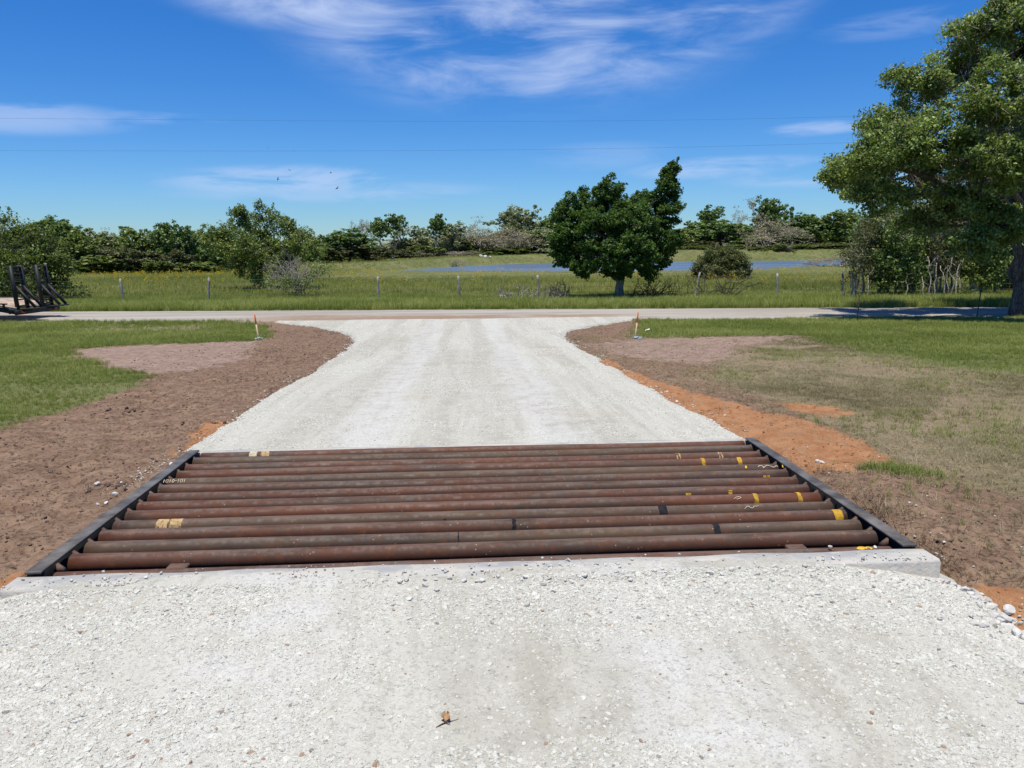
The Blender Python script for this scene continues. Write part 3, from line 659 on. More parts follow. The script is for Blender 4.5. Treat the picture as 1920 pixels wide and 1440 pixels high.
def pipe_mesh(L, seed):
    rg = np.random.default_rng(seed); k = 20; n = 40
    x = np.linspace(0, L, n); th = np.arange(k)*2*math.pi/k
    sag = 0.003*np.sin(x*1.3+rg.uniform(0, 6))
    V = np.stack([np.repeat(x[:, None], k, 1), np.cos(th)[None]*PR+0*x[:, None], np.sin(th)[None]*PR+sag[:, None]], -1).reshape(-1, 3)
    i = np.arange(n-1)[:, None]*k; j = np.arange(k)[None]; j2 = (j+1) % k
    f4 = np.stack([i+j, i+k+j, i+k+j2, i+j2], -1).reshape(-1, 4)
    # open ends: short inner wall
    V2 = np.concatenate([np.stack([np.full(k, xe), np.cos(th)*PR*0.87, np.sin(th)*PR*0.87+sag[0 if xe < 1 else -1]], 1) for xe in (0.0, 0.10, L, L-0.10)])
    b = len(V); q = np.arange(k); q2 = (q+1) % k
    ends = [np.stack([q, q2, b+q2, b+q], 1), np.stack([b+q, b+q2, b+k+q2, b+k+q], 1),
            np.stack([(n-1)*k+q2, (n-1)*k+q, b+2*k+q, b+2*k+q2], 1), np.stack([b+2*k+q2, b+2*k+q, b+3*k+q, b+3*k+q2], 1)]
    me = mesh_np('pipe', np.concatenate([V, V2]), np.concatenate([f4]+ends), M['pipe'], True)
    return me


def band(parent, x0, x1, mat, a0=-35, a1=175, name='paint_band', seed=0, lift_=0.0012):
    """a strip of paint wrapped round a pipe, ragged edges; angle 90 is up, 180 is towards the viewer"""
    rg = np.random.default_rng(seed); k = 18; a = np.radians(np.linspace(a0, a1, k)); R_ = PR+lift_
    j0 = rg.normal(0, 0.0022, k); j1 = rg.normal(0, 0.0022, k)
    V = []
    for xx, jj in ((x0, j0), (x1, j1)): V += [(xx+jj[i], math.cos(a[i])*R_, math.sin(a[i])*R_) for i in range(k)]
    V += [(v[0], v[1]*0.97, v[2]*0.97) for v in V]
    V = np.array(V); q = np.arange(k-1)
    f = np.concatenate([np.stack([q, q+1, q+k+1, q+k], 1), np.stack([q, q+1, q+2*k+1, q+2*k], 1), np.stack([q+k, q+k+1, q+3*k+1, q+3*k], 1)])
    return obj(name, mesh_np(name, V, f, mat, True), parent)


def chalk(parent, strokes, x0, sx, mat=None, name='chalk_mark', w_=0.0035, lift_=0.0022, a_mid=140):
    """strokes drawn on the pipe skin: x along pipe, y round the pipe (metres of arc, up = +)"""
    mb = MB(); R_ = PR+lift_
    for s in strokes:
        s = np.array(s, float)
        L = np.concatenate([[0], np.cumsum(np.hypot(*np.diff(s, axis=0).T))]); tt = np.linspace(0, L[-1], max(4, int(L[-1]/0.12)+2))
        sx_ = np.interp(tt, L, s[:, 0])*sx+x0; sy_ = np.interp(tt, L, s[:, 1])*sx
        th = math.radians(a_mid)-sy_/R_
        P = np.stack([sx_, np.cos(th)*R_, np.sin(th)*R_], 1)
        N = np.stack([0*th, np.cos(th), np.sin(th)], 1); T = np.gradient(P, axis=0); T /= np.linalg.norm(T, axis=1)[:, None]+1e-9
        S = np.cross(T, N)*w_/2; n = len(P)
        V = np.concatenate([P+S, P-S, P+S-N*0.003, P-S-N*0.003]); q = np.arange(n-1)
        mb.add(V, np.concatenate([np.stack([q, q+n, q+n+1, q+1], 1), np.stack([q, q+1, q+2*n+1, q+2*n], 1), np.stack([q+n, q+3*n, q+3*n+1, q+n+1], 1)]))
    return mb.build(name, mat or M['chalk'], parent)


Lp = PX1-PX0
pipes = []
for i in range(NP):                                            # 0 is nearest the viewer
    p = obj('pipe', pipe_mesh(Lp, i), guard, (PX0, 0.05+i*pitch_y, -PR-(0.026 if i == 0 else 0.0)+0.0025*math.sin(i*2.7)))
    pipes.append(p)
DIG = {'1': [[(0, 0), (0, 1)]], '0': [[(.25, 0), (0, .3), (0, .7), (.25, 1), (.5, .7), (.5, .3), (.25, 0)]], '(': [[(.25, -.1), (0, .3), (0, .7), (.25, 1.1)]], '-': [[(0, .5), (.45, .5)]]}


def digits(txt):
    out = []; x = 0
    for ch in txt:
        for s in DIG[ch]: out.append([(a+x, b) for a, b in s])
        x += 0.75 if ch in '0-' else 0.5
    return out


def px_x(px, i):                                               # picture column -> distance along pipe i, for marks that sit on that pipe
    y = GY0+0.05+i*pitch_y; a = (px-960)/1442.0; z = -0.03-CAMH
    A_ = np.array([[_f[1]+_r[1]*a, _u[1]], [_f[2]+_r[2]*a, _u[2]]]); t_, tb = np.linalg.solve(A_, np.array([y, z]))
    return t_*(_f[0]+_r[0]*a)+tb*_u[0]-GX0-PX0


bands = [(13, 470, 484, 'pale_paint'), (13, 491, 507, 'cream'), (4, 297, 319, 'cream'), (4, 322, 344, 'cream'), (3, 1559, 1575, 'yellow'), (5, 1410, 1418, 'yellow'), (5, 1491, 1499, 'yellow'), (6, 1282, 1292, 'yellow'), (6, 1361, 1369, 'yellow'),
         (8, 1427, 1432, 'yellow'), (8, 1434, 1438, 'yellow'), (10, 1313, 1320, 'yellow'), (10, 1380, 1388, 'yellow'), (11, 1266, 1269, 'cream'), (11, 1271, 1274, 'cream'), (11, 1345, 1348, 'cream'), (11, 1350, 1353, 'cream')]
for n, (i, a, b_, mt) in enumerate(bands):
    band(pipes[i], px_x(a, i), px_x(b_, i), M[mt], 55 if mt == 'yellow' else 20, 225, seed=n)
for n, (i, a, b_, a0) in enumerate([(4, 1233, 1249, 90), (3, 960, 967, 80), (2, 1335, 1347, 60), (4, 832, 837, 150)]):
    band(pipes[i], px_x(a, i), px_x(b_, i), M['tar'], a0, 235, 'joint_band', 50+n)
band(pipes[2], px_x(859, 2), px_x(861, 2), M['tar'], 40, 235, 'weld_seam', 77)
chalk(pipes[9], digits('1(110-1(11'), px_x(311, 9), 0.030)
sq = [[(0, .3), (.4, .7), (.9, .6), (1.3, .2), (1.0, -.1), (1.5, .3), (2.1, .7), (2.7, .6), (3.2, .2), (3.6, .1), (4.1, .5), (4.5, .3)]]
chalk(pipes[9], sq, px_x(1418, 9), 0.035, w_=0.005)
chalk(pipes[5], [[(0, .1), (.6, .5), (1.2, .6), (1.5, .35), (1.0, .1), (.5, 0)]], px_x(1372, 5), 0.035)
chalk(pipes[4], [[(0, 0), (.5, .5), (.9, .6), (1.2, .2), (1.6, .1), (2.0, .6), (2.4, .5), (2.9, .6)]], px_x(1392, 4), 0.034)
for xo in (1395, 1464): chalk(pipes[9], [[(0, 0), (.1, .5)]], px_x(xo, 9), 0.05, M['yellow'], 'paint_mark', 0.014)
chalk(pipes[0], [[(0, 0), (.5, .5), (1.0, .4), (.7, 0), (.2, .1)], [(1.0, .1), (1.6, .4), (1.9, 0)]], px_x(1605, 0), 0.045, M['yellow'], 'paint_mark', 0.016, a_mid=110)['kind'] = 'stuff'
GW = GX1-GX0; GD = GY1-GY0
for x0, s in ((0.0, 1), (GW, -1)):                             # channel irons along both sides: top flange and web
    mb = MB()
    mb.box((min(x0-0.018*s, x0+0.068*s), -0.015, -0.006), (max(x0-0.018*s, x0+0.068*s), GD+0.015, 0.008), 0.003)
    bw = MB(); bw.box((min(x0-0.008*s, x0+0.010*s), -0.010, -0.235), (max(x0-0.008*s, x0+0.010*s), GD+0.010, -0.0062))
    bw.box((min(x0+0.012*s, x0+0.115*s), -0.010, -0.240), (max(x0+0.012*s, x0+0.115*s), GD+0.010, -0.228))
    bw.build('beam_web', M['black'], mb.build('side_beam', M['dusty_black'], guard))  # web and lower flange coloured black for the shade under the top flange
for x in (0.72, 1.9, GW-1.9, GW-0.62):                         # stringers the pipes rest on
    mb = MB(); mb.box((x-0.075, 0.02, -0.262), (x+0.075, GD-0.02, -0.25)); mb.box((x-0.006, 0.02, -0.25), (x+0.006, GD-0.02, -0.128)); mb.box((x-0.06, 0.02, -0.128), (x+0.06, GD-0.02, -0.1165))
    mb.build('stringer', M['rustpost'], guard)
for x in (0.72, GW-0.62):                                      # filler plates between the nearest pipes, standing proud
    for i in range(3):
        MB().box((x-0.055, 0.05+(i+0.5)*pitch_y-0.035, -0.080), (x+0.055, 0.05+(i+0.5)*pitch_y+0.035, -0.046), 0.004).build('spacer_plate', M['rustpost'], guard)


for i in range(NP-1):                                          # small gusset plates welded between the pipe ends
    for xe, sg_ in ((0.070, 1), (GW-0.070, -1)):
        y_ = 0.05+(i+0.5)*pitch_y; mb = MB()
        V = np.array([(xe, y_-.012, -.012), (xe+.055*sg_, y_-.012, -.055), (xe, y_-.012, -.075), (xe, y_+.012, -.012), (xe+.055*sg_, y_+.012, -.055), (xe, y_+.012, -.075)])
        mb.add(V, [(0, 1, 4, 3), (1, 2, 5, 4), (2, 0, 3, 5)], [(0, 2, 1), (3, 4, 5)]); mb.build('gusset', M['rustpost'], guard)


def footing(name, label, y0, y1, x0, x1, z1, z0):
    n = 60; mb = MB()
    xs_ = np.linspace(x0, x1, n); e = 0.012
    prof = [(y0, z0), (y0, z1-e), (y0+e, z1), (y1-e, z1), (y1, z1-e), (y1, z0)]
    V = np.array([[(x, y+0.004*math.sin(x*7+k), z+0.003*math.sin(x*9.1+k*2)) for k, (y, z) in enumerate(prof)] for x in xs_]); k = len(prof)
    q = (np.arange(n-1)[:, None]*k+np.arange(k-1)[None]).ravel()
    mb.add(V.reshape(-1, 3), np.stack([q, q+1, q+k+1, q+k], 1))
    for end in (0, n-1):
        c = [end*k+j for j in range(k)]
        mb.add(V[end], [(0, 1, 4, 5), (1, 2, 3, 4)] if end else [(5, 4, 1, 0), (4, 3, 2, 1)])
    return tag(mb.build(name, M['concrete']), label, 'footing')


footing('concrete_footing', 'long concrete footing along the near edge of the cattle guard', GY0-0.185, GY0-0.006, GX0-0.05, GX1+0.05, -0.016, -0.75)
footing('concrete_footing', 'thin pale concrete footing along the far edge of the cattle guard', GY1+0.006, GY1+0.10, GX0-0.02, GX1+0.03, -0.020, -0.75)
for x0, x1, nm in ((GX0-0.10, GX0-0.012, 'left'), (GX1+0.012, GX1+0.10, 'right')):
    MB().box((x0, GY0-0.004, -0.75), (x1, GY1+0.004, -0.20)).build('pit_wall', M['concrete'])['kind'] = 'structure'

# ------------------------------------------------------------------ scattering (stuff)
def stone_proto(seed, flat=0.6, sub=1):
    import bmesh
    rg = np.random.default_rng(seed); bm = bmesh.new(); bmesh.ops.create_icosphere(bm, subdivisions=sub, radius=0.5)
    pl = rg.normal(size=(7, 3)); pl /= np.linalg.norm(pl, axis=1)[:, None]; dd = rg.uniform(0.28, 0.44, 7)
    sc_ = np.array([1.0, rg.uniform(0.65, 0.95), rg.uniform(0.75, 1.1)*flat])
    for v in bm.verts:
        p = np.array(v.co)
        for n_, d_ in zip(pl, dd):
            e = p@n_-d_
            if e > 0: p = p-n_*e
        p = p*(1+rg.normal(0, 0.03)); v.co = Vector(p*sc_)
    me = bpy.data.meshes.new('stone'); bm.to_mesh(me); bm.free(); return me


def scatter(name, P, scale, protos, mat, tone, label, cat, rot=None, idx=None, scl3=None):
    n = len(P)
    if rot is None: rot = np.stack([RNG.normal(0, .25, n), RNG.normal(0, .25, n), RNG.uniform(0, 6.283, n)], 1)
    if idx is None: idx = RNG.integers(0, len(protos), n)
    me = bpy.data.meshes.new(name); me.vertices.add(n); me.vertices.foreach_set('co', np.asarray(P, np.float32).ravel())
    for k, typ, fld, a in (('rot', 'FLOAT_VECTOR', 'vector', rot), ('scl', 'FLOAT', 'value', scale), ('pick', 'INT', 'value', idx), ('tone', 'FLOAT', 'value', tone)):
        A = me.attributes.new(k, typ, 'POINT'); A.data.foreach_set(fld, np.asarray(a, np.int32 if typ == 'INT' else np.float32).ravel())
    o = obj(name, me)
    ng = bpy.data.node_groups.new(name, 'GeometryNodeTree'); ng.is_modifier = True
    ng.interface.new_socket('Geometry', in_out='INPUT', socket_type='NodeSocketGeometry'); ng.interface.new_socket('Geometry', in_out='OUTPUT', socket_type='NodeSocketGeometry')
    N = ng.nodes; L = ng.links; gi = N.new('NodeGroupInput'); go = N.new('NodeGroupOutput')
    iop = N.new('GeometryNodeInstanceOnPoints'); j = N.new('GeometryNodeJoinGeometry')
    for pm in reversed(protos):
        if not pm.materials: pm.materials.append(mat)
        po = bpy.data.objects.new(pm.name, pm)
        oi = N.new('GeometryNodeObjectInfo'); oi.inputs['Object'].default_value = po; oi.inputs['As Instance'].default_value = True
        L.new(oi.outputs['Geometry'], j.inputs[0])
    def at_(nm, typ):
        q = N.new('GeometryNodeInputNamedAttribute'); q.data_type = typ; q.inputs['Name'].default_value = nm; return q.outputs['Attribute']
    L.new(gi.outputs[0], iop.inputs['Points']); L.new(j.outputs[0], iop.inputs['Instance']); iop.inputs['Pick Instance'].default_value = True
    L.new(at_('pick', 'INT'), iop.inputs['Instance Index']); e2r = N.new('FunctionNodeEulerToRotation'); L.new(at_('rot', 'FLOAT_VECTOR'), e2r.inputs[0])
    L.new(e2r.outputs[0], iop.inputs['Rotation']); L.new(at_('scl', 'FLOAT'), iop.inputs['Scale']); L.new(iop.outputs[0], go.inputs[0])
    md = o.modifiers.new('scatter', 'NODES'); md.node_group = ng
    return tag(o, label, cat, kind='stuff')


def in_view(P, pad=80):
    d = P-np.array([0, 0, CAMH]); z = d@_f
    x = 960+1442*(d@_r)/np.maximum(z, .01); y = 720-1442*(d@_u)/np.maximum(z, .01)
    return (z > 0.3) & (x > -pad) & (x < 1920+pad) & (y > -pad) & (y < 1440+pad*2)


stones = [stone_proto(i, 0.62, 1) for i in range(7)]


def gravel_pts(n, y0, y1, s0, s1, pw, dens):
    y = y0+(y1-y0)*RNG.random(n); x = RNG.uniform(-7.2, 6.8, n) if y1 > 20 else RNG.uniform(-3.0, 3.0, n)
    l, r = drive_edges(y); ok = (x > l-0.03) & (x < r+0.03) & ((y < GY0-0.20) | (y > GY1+0.1))
    x, y = x[ok], y[ok]; ok = RNG.random(len(x)) < dens(x, y); x, y = x[ok], y[ok]
    s = s0*(s1/s0)**(RNG.random(len(x))**pw)
    z = drive_z(x, y)-s*0.08
    P = np.stack([x, y, z], 1); v = in_view(P); return P[v], s[v]


def patchy(x, y):                                              # loose stone gathers in patches and along the edges; wheel paths are packed fines
    l, r = drive_edges(y); e = np.minimum(x-l, r-x)
    q = fbm(x, y, 0.9, 4, 91)+0.5*fbm(x, y, 3.0, 2, 92)
    d = 0.12+0.88*sstep(-0.02, 0.34, q)
    d = d*(1-0.6*np.exp(-((x-0.3)/0.7)**2)*(y < 4))*np.where(y > 6, 1-0.75*np.maximum(np.exp(-((x+0.95)/0.3)**2), np.exp(-((x-0.85)/0.3)**2)), 1)
    d = np.maximum(d, 0.95*sstep(0.75, 0.10, e)*np.where((y < 4.2) | (e < .2), 1, .5)); d = np.maximum(d, 0.95*sstep(0.55, 0.12, np.abs(y-3.55))*sstep(-1.0, 1.0, x+fbm(x, y, 1.5, 3, 93)))
    return d


patchy2 = lambda x, y: np.clip(patchy(x, y)*1.6-0.6, 0.01, 1)
A = [gravel_pts(230000, 1.5, 3.8, 0.006, 0.018, 1.2, patchy), gravel_pts(100000, 1.5, 3.8, 0.014, 0.034, 1.6, patchy), gravel_pts(9000, 1.5, 3.8, 0.03, 0.055, 1.8, patchy2),
     gravel_pts(120000, 6.6, 13, 0.010, 0.030, 1.5, patchy), gravel_pts(100000, 12, 27.4, 0.018, 0.05, 1.5, patchy)]
GP = np.concatenate([a[0] for a in A]); GS = np.concatenate([a[1] for a in A])
scatter('driveway_gravel', GP, GS, stones, M['stone'], RNG.random(len(GP)), 'loose crushed white limestone spread over the driveway', 'gravel')

# stones rolled out on the soil next to the driveway
n = 15000; y = RNG.uniform(2.2, 27, n); l, r = drive_edges(y); sd = RNG.random(n) < 0.5
off = RNG.exponential(0.045, n); x = np.where(sd, l-off+0.03, r+off-0.03); s = 0.006*(6.5)**(RNG.random(n)**1.5)*(1+0.02*y)
ok = ((y < GY0-0.25) | (y > GY1+0.15)) & (RNG.random(n) < 0.35+0.5*vnoise(y*1.2, np.where(sd, 3, 9), 4)); x, y, s = x[ok], y[ok], s[ok]
z = np.maximum(H(x, y), drive_z(x, y))+s*0.05
xl = GX0-0.02-RNG.exponential(0.055, 900); yl = 5.45+RNG.random(900)**1.0*1.05; sl = 0.006*5**(RNG.random(900)**1.9)    # spill along the left beam
xr = GX1+0.08+RNG.exponential(0.35, 160); yr = RNG.uniform(3.9, 6.6, 160); sr = 0.006*4**(RNG.random(160)**2)
x = np.concatenate([x, xl, xr]); y = np.concatenate([y, yl, yr]); s = np.concatenate([s, sl, sr]); z = np.concatenate([z, np.maximum(H(xl, yl), -0.032)+sl*0.2, H(xr, yr)+sr*.2])
# a sprinkle over the near footing
n = 1500; xf = RNG.uniform(GX0-0.1, GX1+0.1, n); yf = GY0-0.175+np.minimum(0.18, RNG.exponential(0.05, n)); sf = 0.008*3.5**(RNG.random(n)**1.8); kf = RNG.random(n) < 0.25+0.75*sstep(0.45, 0.7, vnoise(xf*2.2, yf*0+2, 17))
x = np.concatenate([x, xf[kf]]); y = np.concatenate([y, yf[kf]]); s = np.concatenate([s, sf[kf]]); z = np.concatenate([z, -0.014+sf[kf]*0.2])
P = np.stack([x, y, z], 1); v = in_view(P)
scatter('spilled_gravel', P[v], s[v], stones, M['stone'], RNG.random(v.sum()), 'small white stones spilled along the driveway edges and footing', 'gravel')

# clods and crumbs of turned soil
def clods(n, xa, xb, ya, yb, s0, s1, want):
    x = RNG.uniform(xa, xb, n); y = ya+(yb-ya)*RNG.random(n)**1.3
    d, p, o_, dr_, f_ = regions(x, y); k = (RNG.random(n) < want(d, p, o_, dr_, x, y)) & ~on_paving(x, y)
    x, y = x[k], y[k]; s = s0*(s1/s0)**(RNG.random(len(x))**2.2)*(1+0.03*y)
    P = np.stack([x, y, H(x, y)+s*0.02], 1); v = in_view(P); return P[v], s[v]


cl = [stone_proto(40+i, 0.55, 1) for i in range(4)]; cl2 = [stone_proto(50+i, 0.55, 1) for i in range(4)]
lump = lambda x, y: 0.25+0.75*sstep(0.35, 0.7, vnoise(x*1.4, y*1.4, 62))
P1, S1 = clods(170000, -6.5, 6.5, 2.6, 24, 0.005, 0.036, lambda d, p, o_, dr_, x, y: d*(1-0.75*p)*(1-o_)*(1-0.6*dr_)*lump(x, y)*np.where(x < 0, 1, 0.5))
scatter('soil_clods', P1, S1, cl, M['clod'], RNG.random(len(P1)), 'crumbs and clods of turned brown soil beside the driveway', 'soil')
P2, S2 = clods(50000, -3, 4, 2.6, 14, 0.006, 0.034, lambda d, p, o_, dr_, x, y: np.clip(o_*1.2, 0, 1)*lump(x, y))
scatter('clay_clods', P2, S2, cl2, M['oclod'], RNG.random(len(P2)), 'crumbs of orange clay along the driveway edge', 'soil')


# ------------------------------------------------------------------ grass (stuff)
def tuft(seed, nb, h, spread, wid, lean=0.5, seg=2):
    rg = np.random.default_rng(seed); V = []; F_ = []
    for b in range(nb):
        a = rg.uniform(0, 6.283); r0 = spread*math.sqrt(rg.random()); hh = h*rg.uniform(0.45, 1.0); dr_ = rg.uniform(0, 6.283); ln = hh*lean*rg.uniform(0.2, 1.3)
        p0 = np.array([r0*math.cos(a), r0*math.sin(a), -0.01]); dv = np.array([math.cos(dr_), math.sin(dr_), 0]); sv = np.array([-dv[1], dv[0], 0]); w_ = wid*rg.uniform(0.7, 1.3)
        base_ = len(V)
        for k in range(seg+1):
            t = k/seg; c = p0+dv*ln*t*t+np.array([0, 0, hh*(t-0.25*lean*t*t)]); ww = w_*(1-t*0.75)/2
            if k < seg: V += [c-sv*ww, c+sv*ww]
            else: V.append(c)
        for k in range(seg-1): F_.append((base_+2*k, base_+2*k+1, base_+2*k+3, base_+2*k+2))
        e = base_+2*(seg-1); F_.append((e, e+1, e+2, e+2))
    f4 = [f for f in F_ if f[2] != f[3]]; f3 = [f[:3] for f in F_ if f[2] == f[3]]
    return mesh_np('tuft', np.array(V), [np.array(f4), np.array(f3)])


def grass(name, P, sc, protos, mat, label, tone=None, cat='grass'):
    v = in_view(P, 120); P, sc = P[v], sc[v]
    if tone is None: tone = np.clip(0.5+0.8*fbm(P[:, 0], P[:, 1], 0.45, 4, 111)+RNG.normal(0, 0.26, len(P)), 0, 1)
    else: tone = tone[v]
    rot = np.stack([RNG.normal(0, .12, len(P)), RNG.normal(0, .12, len(P)), RNG.uniform(0, 6.283, len(P))], 1)
    return scatter(name, P, sc, protos, mat, tone, label, cat, rot=rot)


def pts(n, xa, xb, ya, yb, dens, pw=1.0):
    y = ya+(yb-ya)*RNG.random(n)**pw; x = RNG.uniform(xa, xb, n) if np.isscalar(xa) else None
    k = in_view(np.stack([x, y, base(y)], 1), 120); x, y = x[k], y[k]
    k = (RNG.random(len(x)) < dens(x, y)) & ~on_paving(x, y); x, y = x[k], y[k]
    return np.stack([x, y, H(x, y)], 1)


def near_green(x, y):
    d, p, o_, dr_, f_ = regions(x, y); g = 1-d
    return np.clip(g*(1-0.85*f_)*(0.45+0.75*sstep(0.25, 0.6, vnoise(x*0.9, y*0.9, 121))), 0, 1)*(1-0.85*dr_)


short = [tuft(200+i, 11, 0.16, 0.07, 0.008, 0.7) for i in range(4)]
P = np.concatenate([pts(110000, -20, -4, 7, 29, near_green, 1.35), pts(150000, 4, 24, 7, 28.5, near_green, 1.25)])
rd = P[:, 1]-road_mid(P[:, 0]); tall = sstep(-7, -3.2, rd)
sc = RNG.uniform(0.5, 1.1, len(P))*(0.55+0.4*sstep(9, 20, P[:, 1])+0.7*tall*vnoise(P[:, 0]*.5, P[:, 1]*.5, 5))
grass('lawn_grass', P, sc, short, M['g_green'], 'short green grass on both sides of the driveway')


def dry_d(x, y):
    d, p, o_, dr_, f_ = regions(x, y)
    return np.clip(0.85*dr_*(0.12+0.9*sstep(0.40, 0.66, vnoise(x*1.5, y*1.5, 131)))+0.10*d*(x > 0)*(1-p)+0.035*d+0.5*f_+0.25*d*(1-d)*4*(1-p), 0, 1)*(1-0.93*o_)


straw = [tuft(220+i, 9, 0.10, 0.09, 0.005, 1.6) for i in range(4)]
P = np.concatenate([pts(90000, 2.4, 9, 2.6, 20, dry_d, 1.3), pts(26000, -13, -2.4, 3, 28, dry_d, 1.0)])
grass('matted_dry_grass', P, RNG.uniform(0.4, 1.0, len(P)), straw, M['g_dry'], 'thin matted straw-coloured grass on the bare soil')
gd = lambda x, y: np.clip(dry_d(x, y)*0.30*sstep(0.45, 0.7, vnoise(x*0.8, y*0.8, 141)), 0, 1)
P = np.concatenate([pts(60000, 2.8, 9, 2.8, 18, gd, 1.3), np.stack([RNG.normal(3.32, .16, 160), RNG.normal(5.52, .10, 160), np.full(160, 0.0)], 1), np.stack([RNG.normal(3.0, .03, 30), RNG.normal(3.55, .03, 30), np.full(30, 0.0)], 1)])
P[:, 2] = H(P[:, 0], P[:, 1])
grass('sparse_green_grass', P, RNG.uniform(0.35, 0.75, len(P)), short, M['g_green'], 'sparse green sprouts among the dry grass on the right')

verge = [tuft(240+i, 16, 0.55, 0.16, 0.016, 0.55, 3) for i in range(4)]
vd = lambda x, y: sstep(2.35, 2.7, y-road_mid(x))*(1-sstep(12, 17, y-road_mid(x)))*(0.55+0.45*vnoise(x*.6, y*.6, 151))
P = pts(60000, -30, 34, 28, 47, vd)
grass('verge_grass', P, RNG.uniform(0.45, 0.95, len(P))*(1-0.25*sstep(5, 9, P[:, 1]-road_mid(P[:, 0]))), verge, M['g_green'], 'tall green roadside grass between the road and the wire fence')
fieldt = [tuft(260+i, 16, 0.55, 0.35, 0.030, 0.6, 2) for i in range(4)]
fd = lambda x, y: (sdf(x, y, POND) < -0.6)*sstep(42, 46, y)*(0.5+0.5*vnoise(x*.15, y*.3, 161))
P = pts(60000, -75, 75, 43, 105, fd)
tone = np.clip(0.45+1.1*fbm(P[:, 0]*0.5, P[:, 1], 0.2, 4, 171)+RNG.normal(0, .18, len(P)), 0, 1)
grass('meadow_grass', P, RNG.uniform(0.5, 1.0, len(P))*(1-0.80*sstep(60, 80, P[:, 1])*sstep(-24, -8, P[:, 0])), fieldt, M['g_field'], 'wide green and tan meadow beyond the wire fence', tone)
bk = lambda x, y: (sdf(x, y, POND) < -0.3)*0.9
P = pts(42000, -70, 120, 98, 190, bk)
tone = np.clip(0.55+0.9*fbm(P[:, 0]*0.4, P[:, 1], 0.12, 3, 181)+RNG.normal(0, .15, len(P)), 0, 1)
grass('embankment_grass', P, RNG.uniform(0.4, 0.8, len(P)), fieldt, M['g_field'], 'grass on the low bank behind the pond', tone)


def flower_proto(seed):
    rg = np.random.default_rng(seed); mb = MB()
    for i in range(7):
        c = np.array([rg.normal(0, .14), rg.normal(0, .14), rg.uniform(.42, .68)]); s = rg.uniform(.03, .055)
        a = np.linspace(0, 2*math.pi, 6)[:5]
        V = [c+(0, 0, s*.5)]+[c+np.array([math.cos(q)*s, math.sin(q)*s, rg.uniform(-.3, .3)*s]) for q in a]+[c-(0, 0, s*.6)]
        mb.add(V, (), [(0, 1+j, 1+(j+1) % 5) for j in range(5)]+[(6, 1+(j+1) % 5, 1+j) for j in range(5)])
    return mb.mesh('bloom', None)


blooms = [flower_proto(i) for i in range(3)]
fl = lambda x, y: (sdf(x, y, POND) < -2)*0.6*sstep(0.64, 0.86, vnoise(x*.16, y*.22, 191)+0.18*np.exp(-((y-74)/9)**2)+0.12*(x > 0))
P = np.concatenate([pts(7000, -45, 60, 50, 86, fl)])
grass('yellow_wildflowers', P, RNG.uniform(0.6, 1.1, len(P)), blooms, M['flower'], 'scattered yellow wildflowers blooming in the meadow', RNG.random(len(P)), 'flowers')

# ------------------------------------------------------------------ trees and shrubs
def leaf_cloud(C, rad, per, size, rg, up=0.35, out=None, asp=0.55, flat=0.75):
    """leaf-sized faces round clump centres C (n,3); rad clump radius (n,)"""
    n = len(C); rad = np.broadcast_to(np.asarray(rad, float), (n,))
    idx = np.repeat(np.arange(n), per); m = len(idx)
    o = rg.normal(size=(m, 3)); o /= np.linalg.norm(o, axis=1)[:, None]; o *= (rg.random(m)**0.45)[:, None]*np.array([1, 1, flat])
    P = C[idx]+o*rad[idx][:, None]
    N = rg.normal(size=(m, 3))*0.7+o*0.8+np.array([0, 0, up*1.6]); N /= np.linalg.norm(N, axis=1)[:, None]
    D = np.cross(N, rg.normal(size=(m, 3))); D /= np.linalg.norm(D, axis=1)[:, None]+1e-9; W = np.cross(N, D)
    s = size*rg.uniform(0.6, 1.25, m)[:, None]
    V = np.stack([P-D*s*.5, P+W*s*asp*.5+N*s*.08+D*s*.05, P+D*s*.5, P-W*s*asp*.5+N*s*.08+D*s*.05], 1).reshape(-1, 3)
    F_ = np.arange(m*4).reshape(-1, 4)
    ct = rg.normal(0, 0.16, n)
    tone = np.clip(0.48+ct[idx]*1.3+rg.normal(0, 0.26, m), 0, 1)
    return V, F_, np.repeat(tone, 4)


def lobes_points(lobes, dens, rg, inner=0.6, clear=None):
    """clump centres filling the outer part of each lobe (cx,cy,cz,rx,ry,rz)"""
    out = []; own = []
    for k, (cx, cy, cz, a, b, c) in enumerate(lobes):
        n = max(5, int(dens*(a*b*c)**(2/3)))
        d = rg.normal(size=(n, 3)); d /= np.linalg.norm(d, axis=1)[:, None]
        r_ = (inner**3+(1-inner**3)*rg.random(n))**(1/3)*rg.uniform(0.85, 1.12, n)
        p = np.array([cx, cy, cz])+d*r_[:, None]*np.array([a, b, c]); out.append(p); own.append(np.full(n, k))
    return np.concatenate(out), np.concatenate(own)


def limb(a, b, rg, n=6, wob=0.10, droop=0.0):
    a = np.array(a, float); b = np.array(b, float); t = np.linspace(0, 1, n)[:, None]; L = np.linalg.norm(b-a)
    j = rg.normal(0, wob*L, (n, 3))*np.sin(np.pi*t); rise = np.array([0, 0, 1])*np.sin(np.pi*t)*L*(0.10-droop)
    return a*(1-t)+b*t+j*0.5+rise


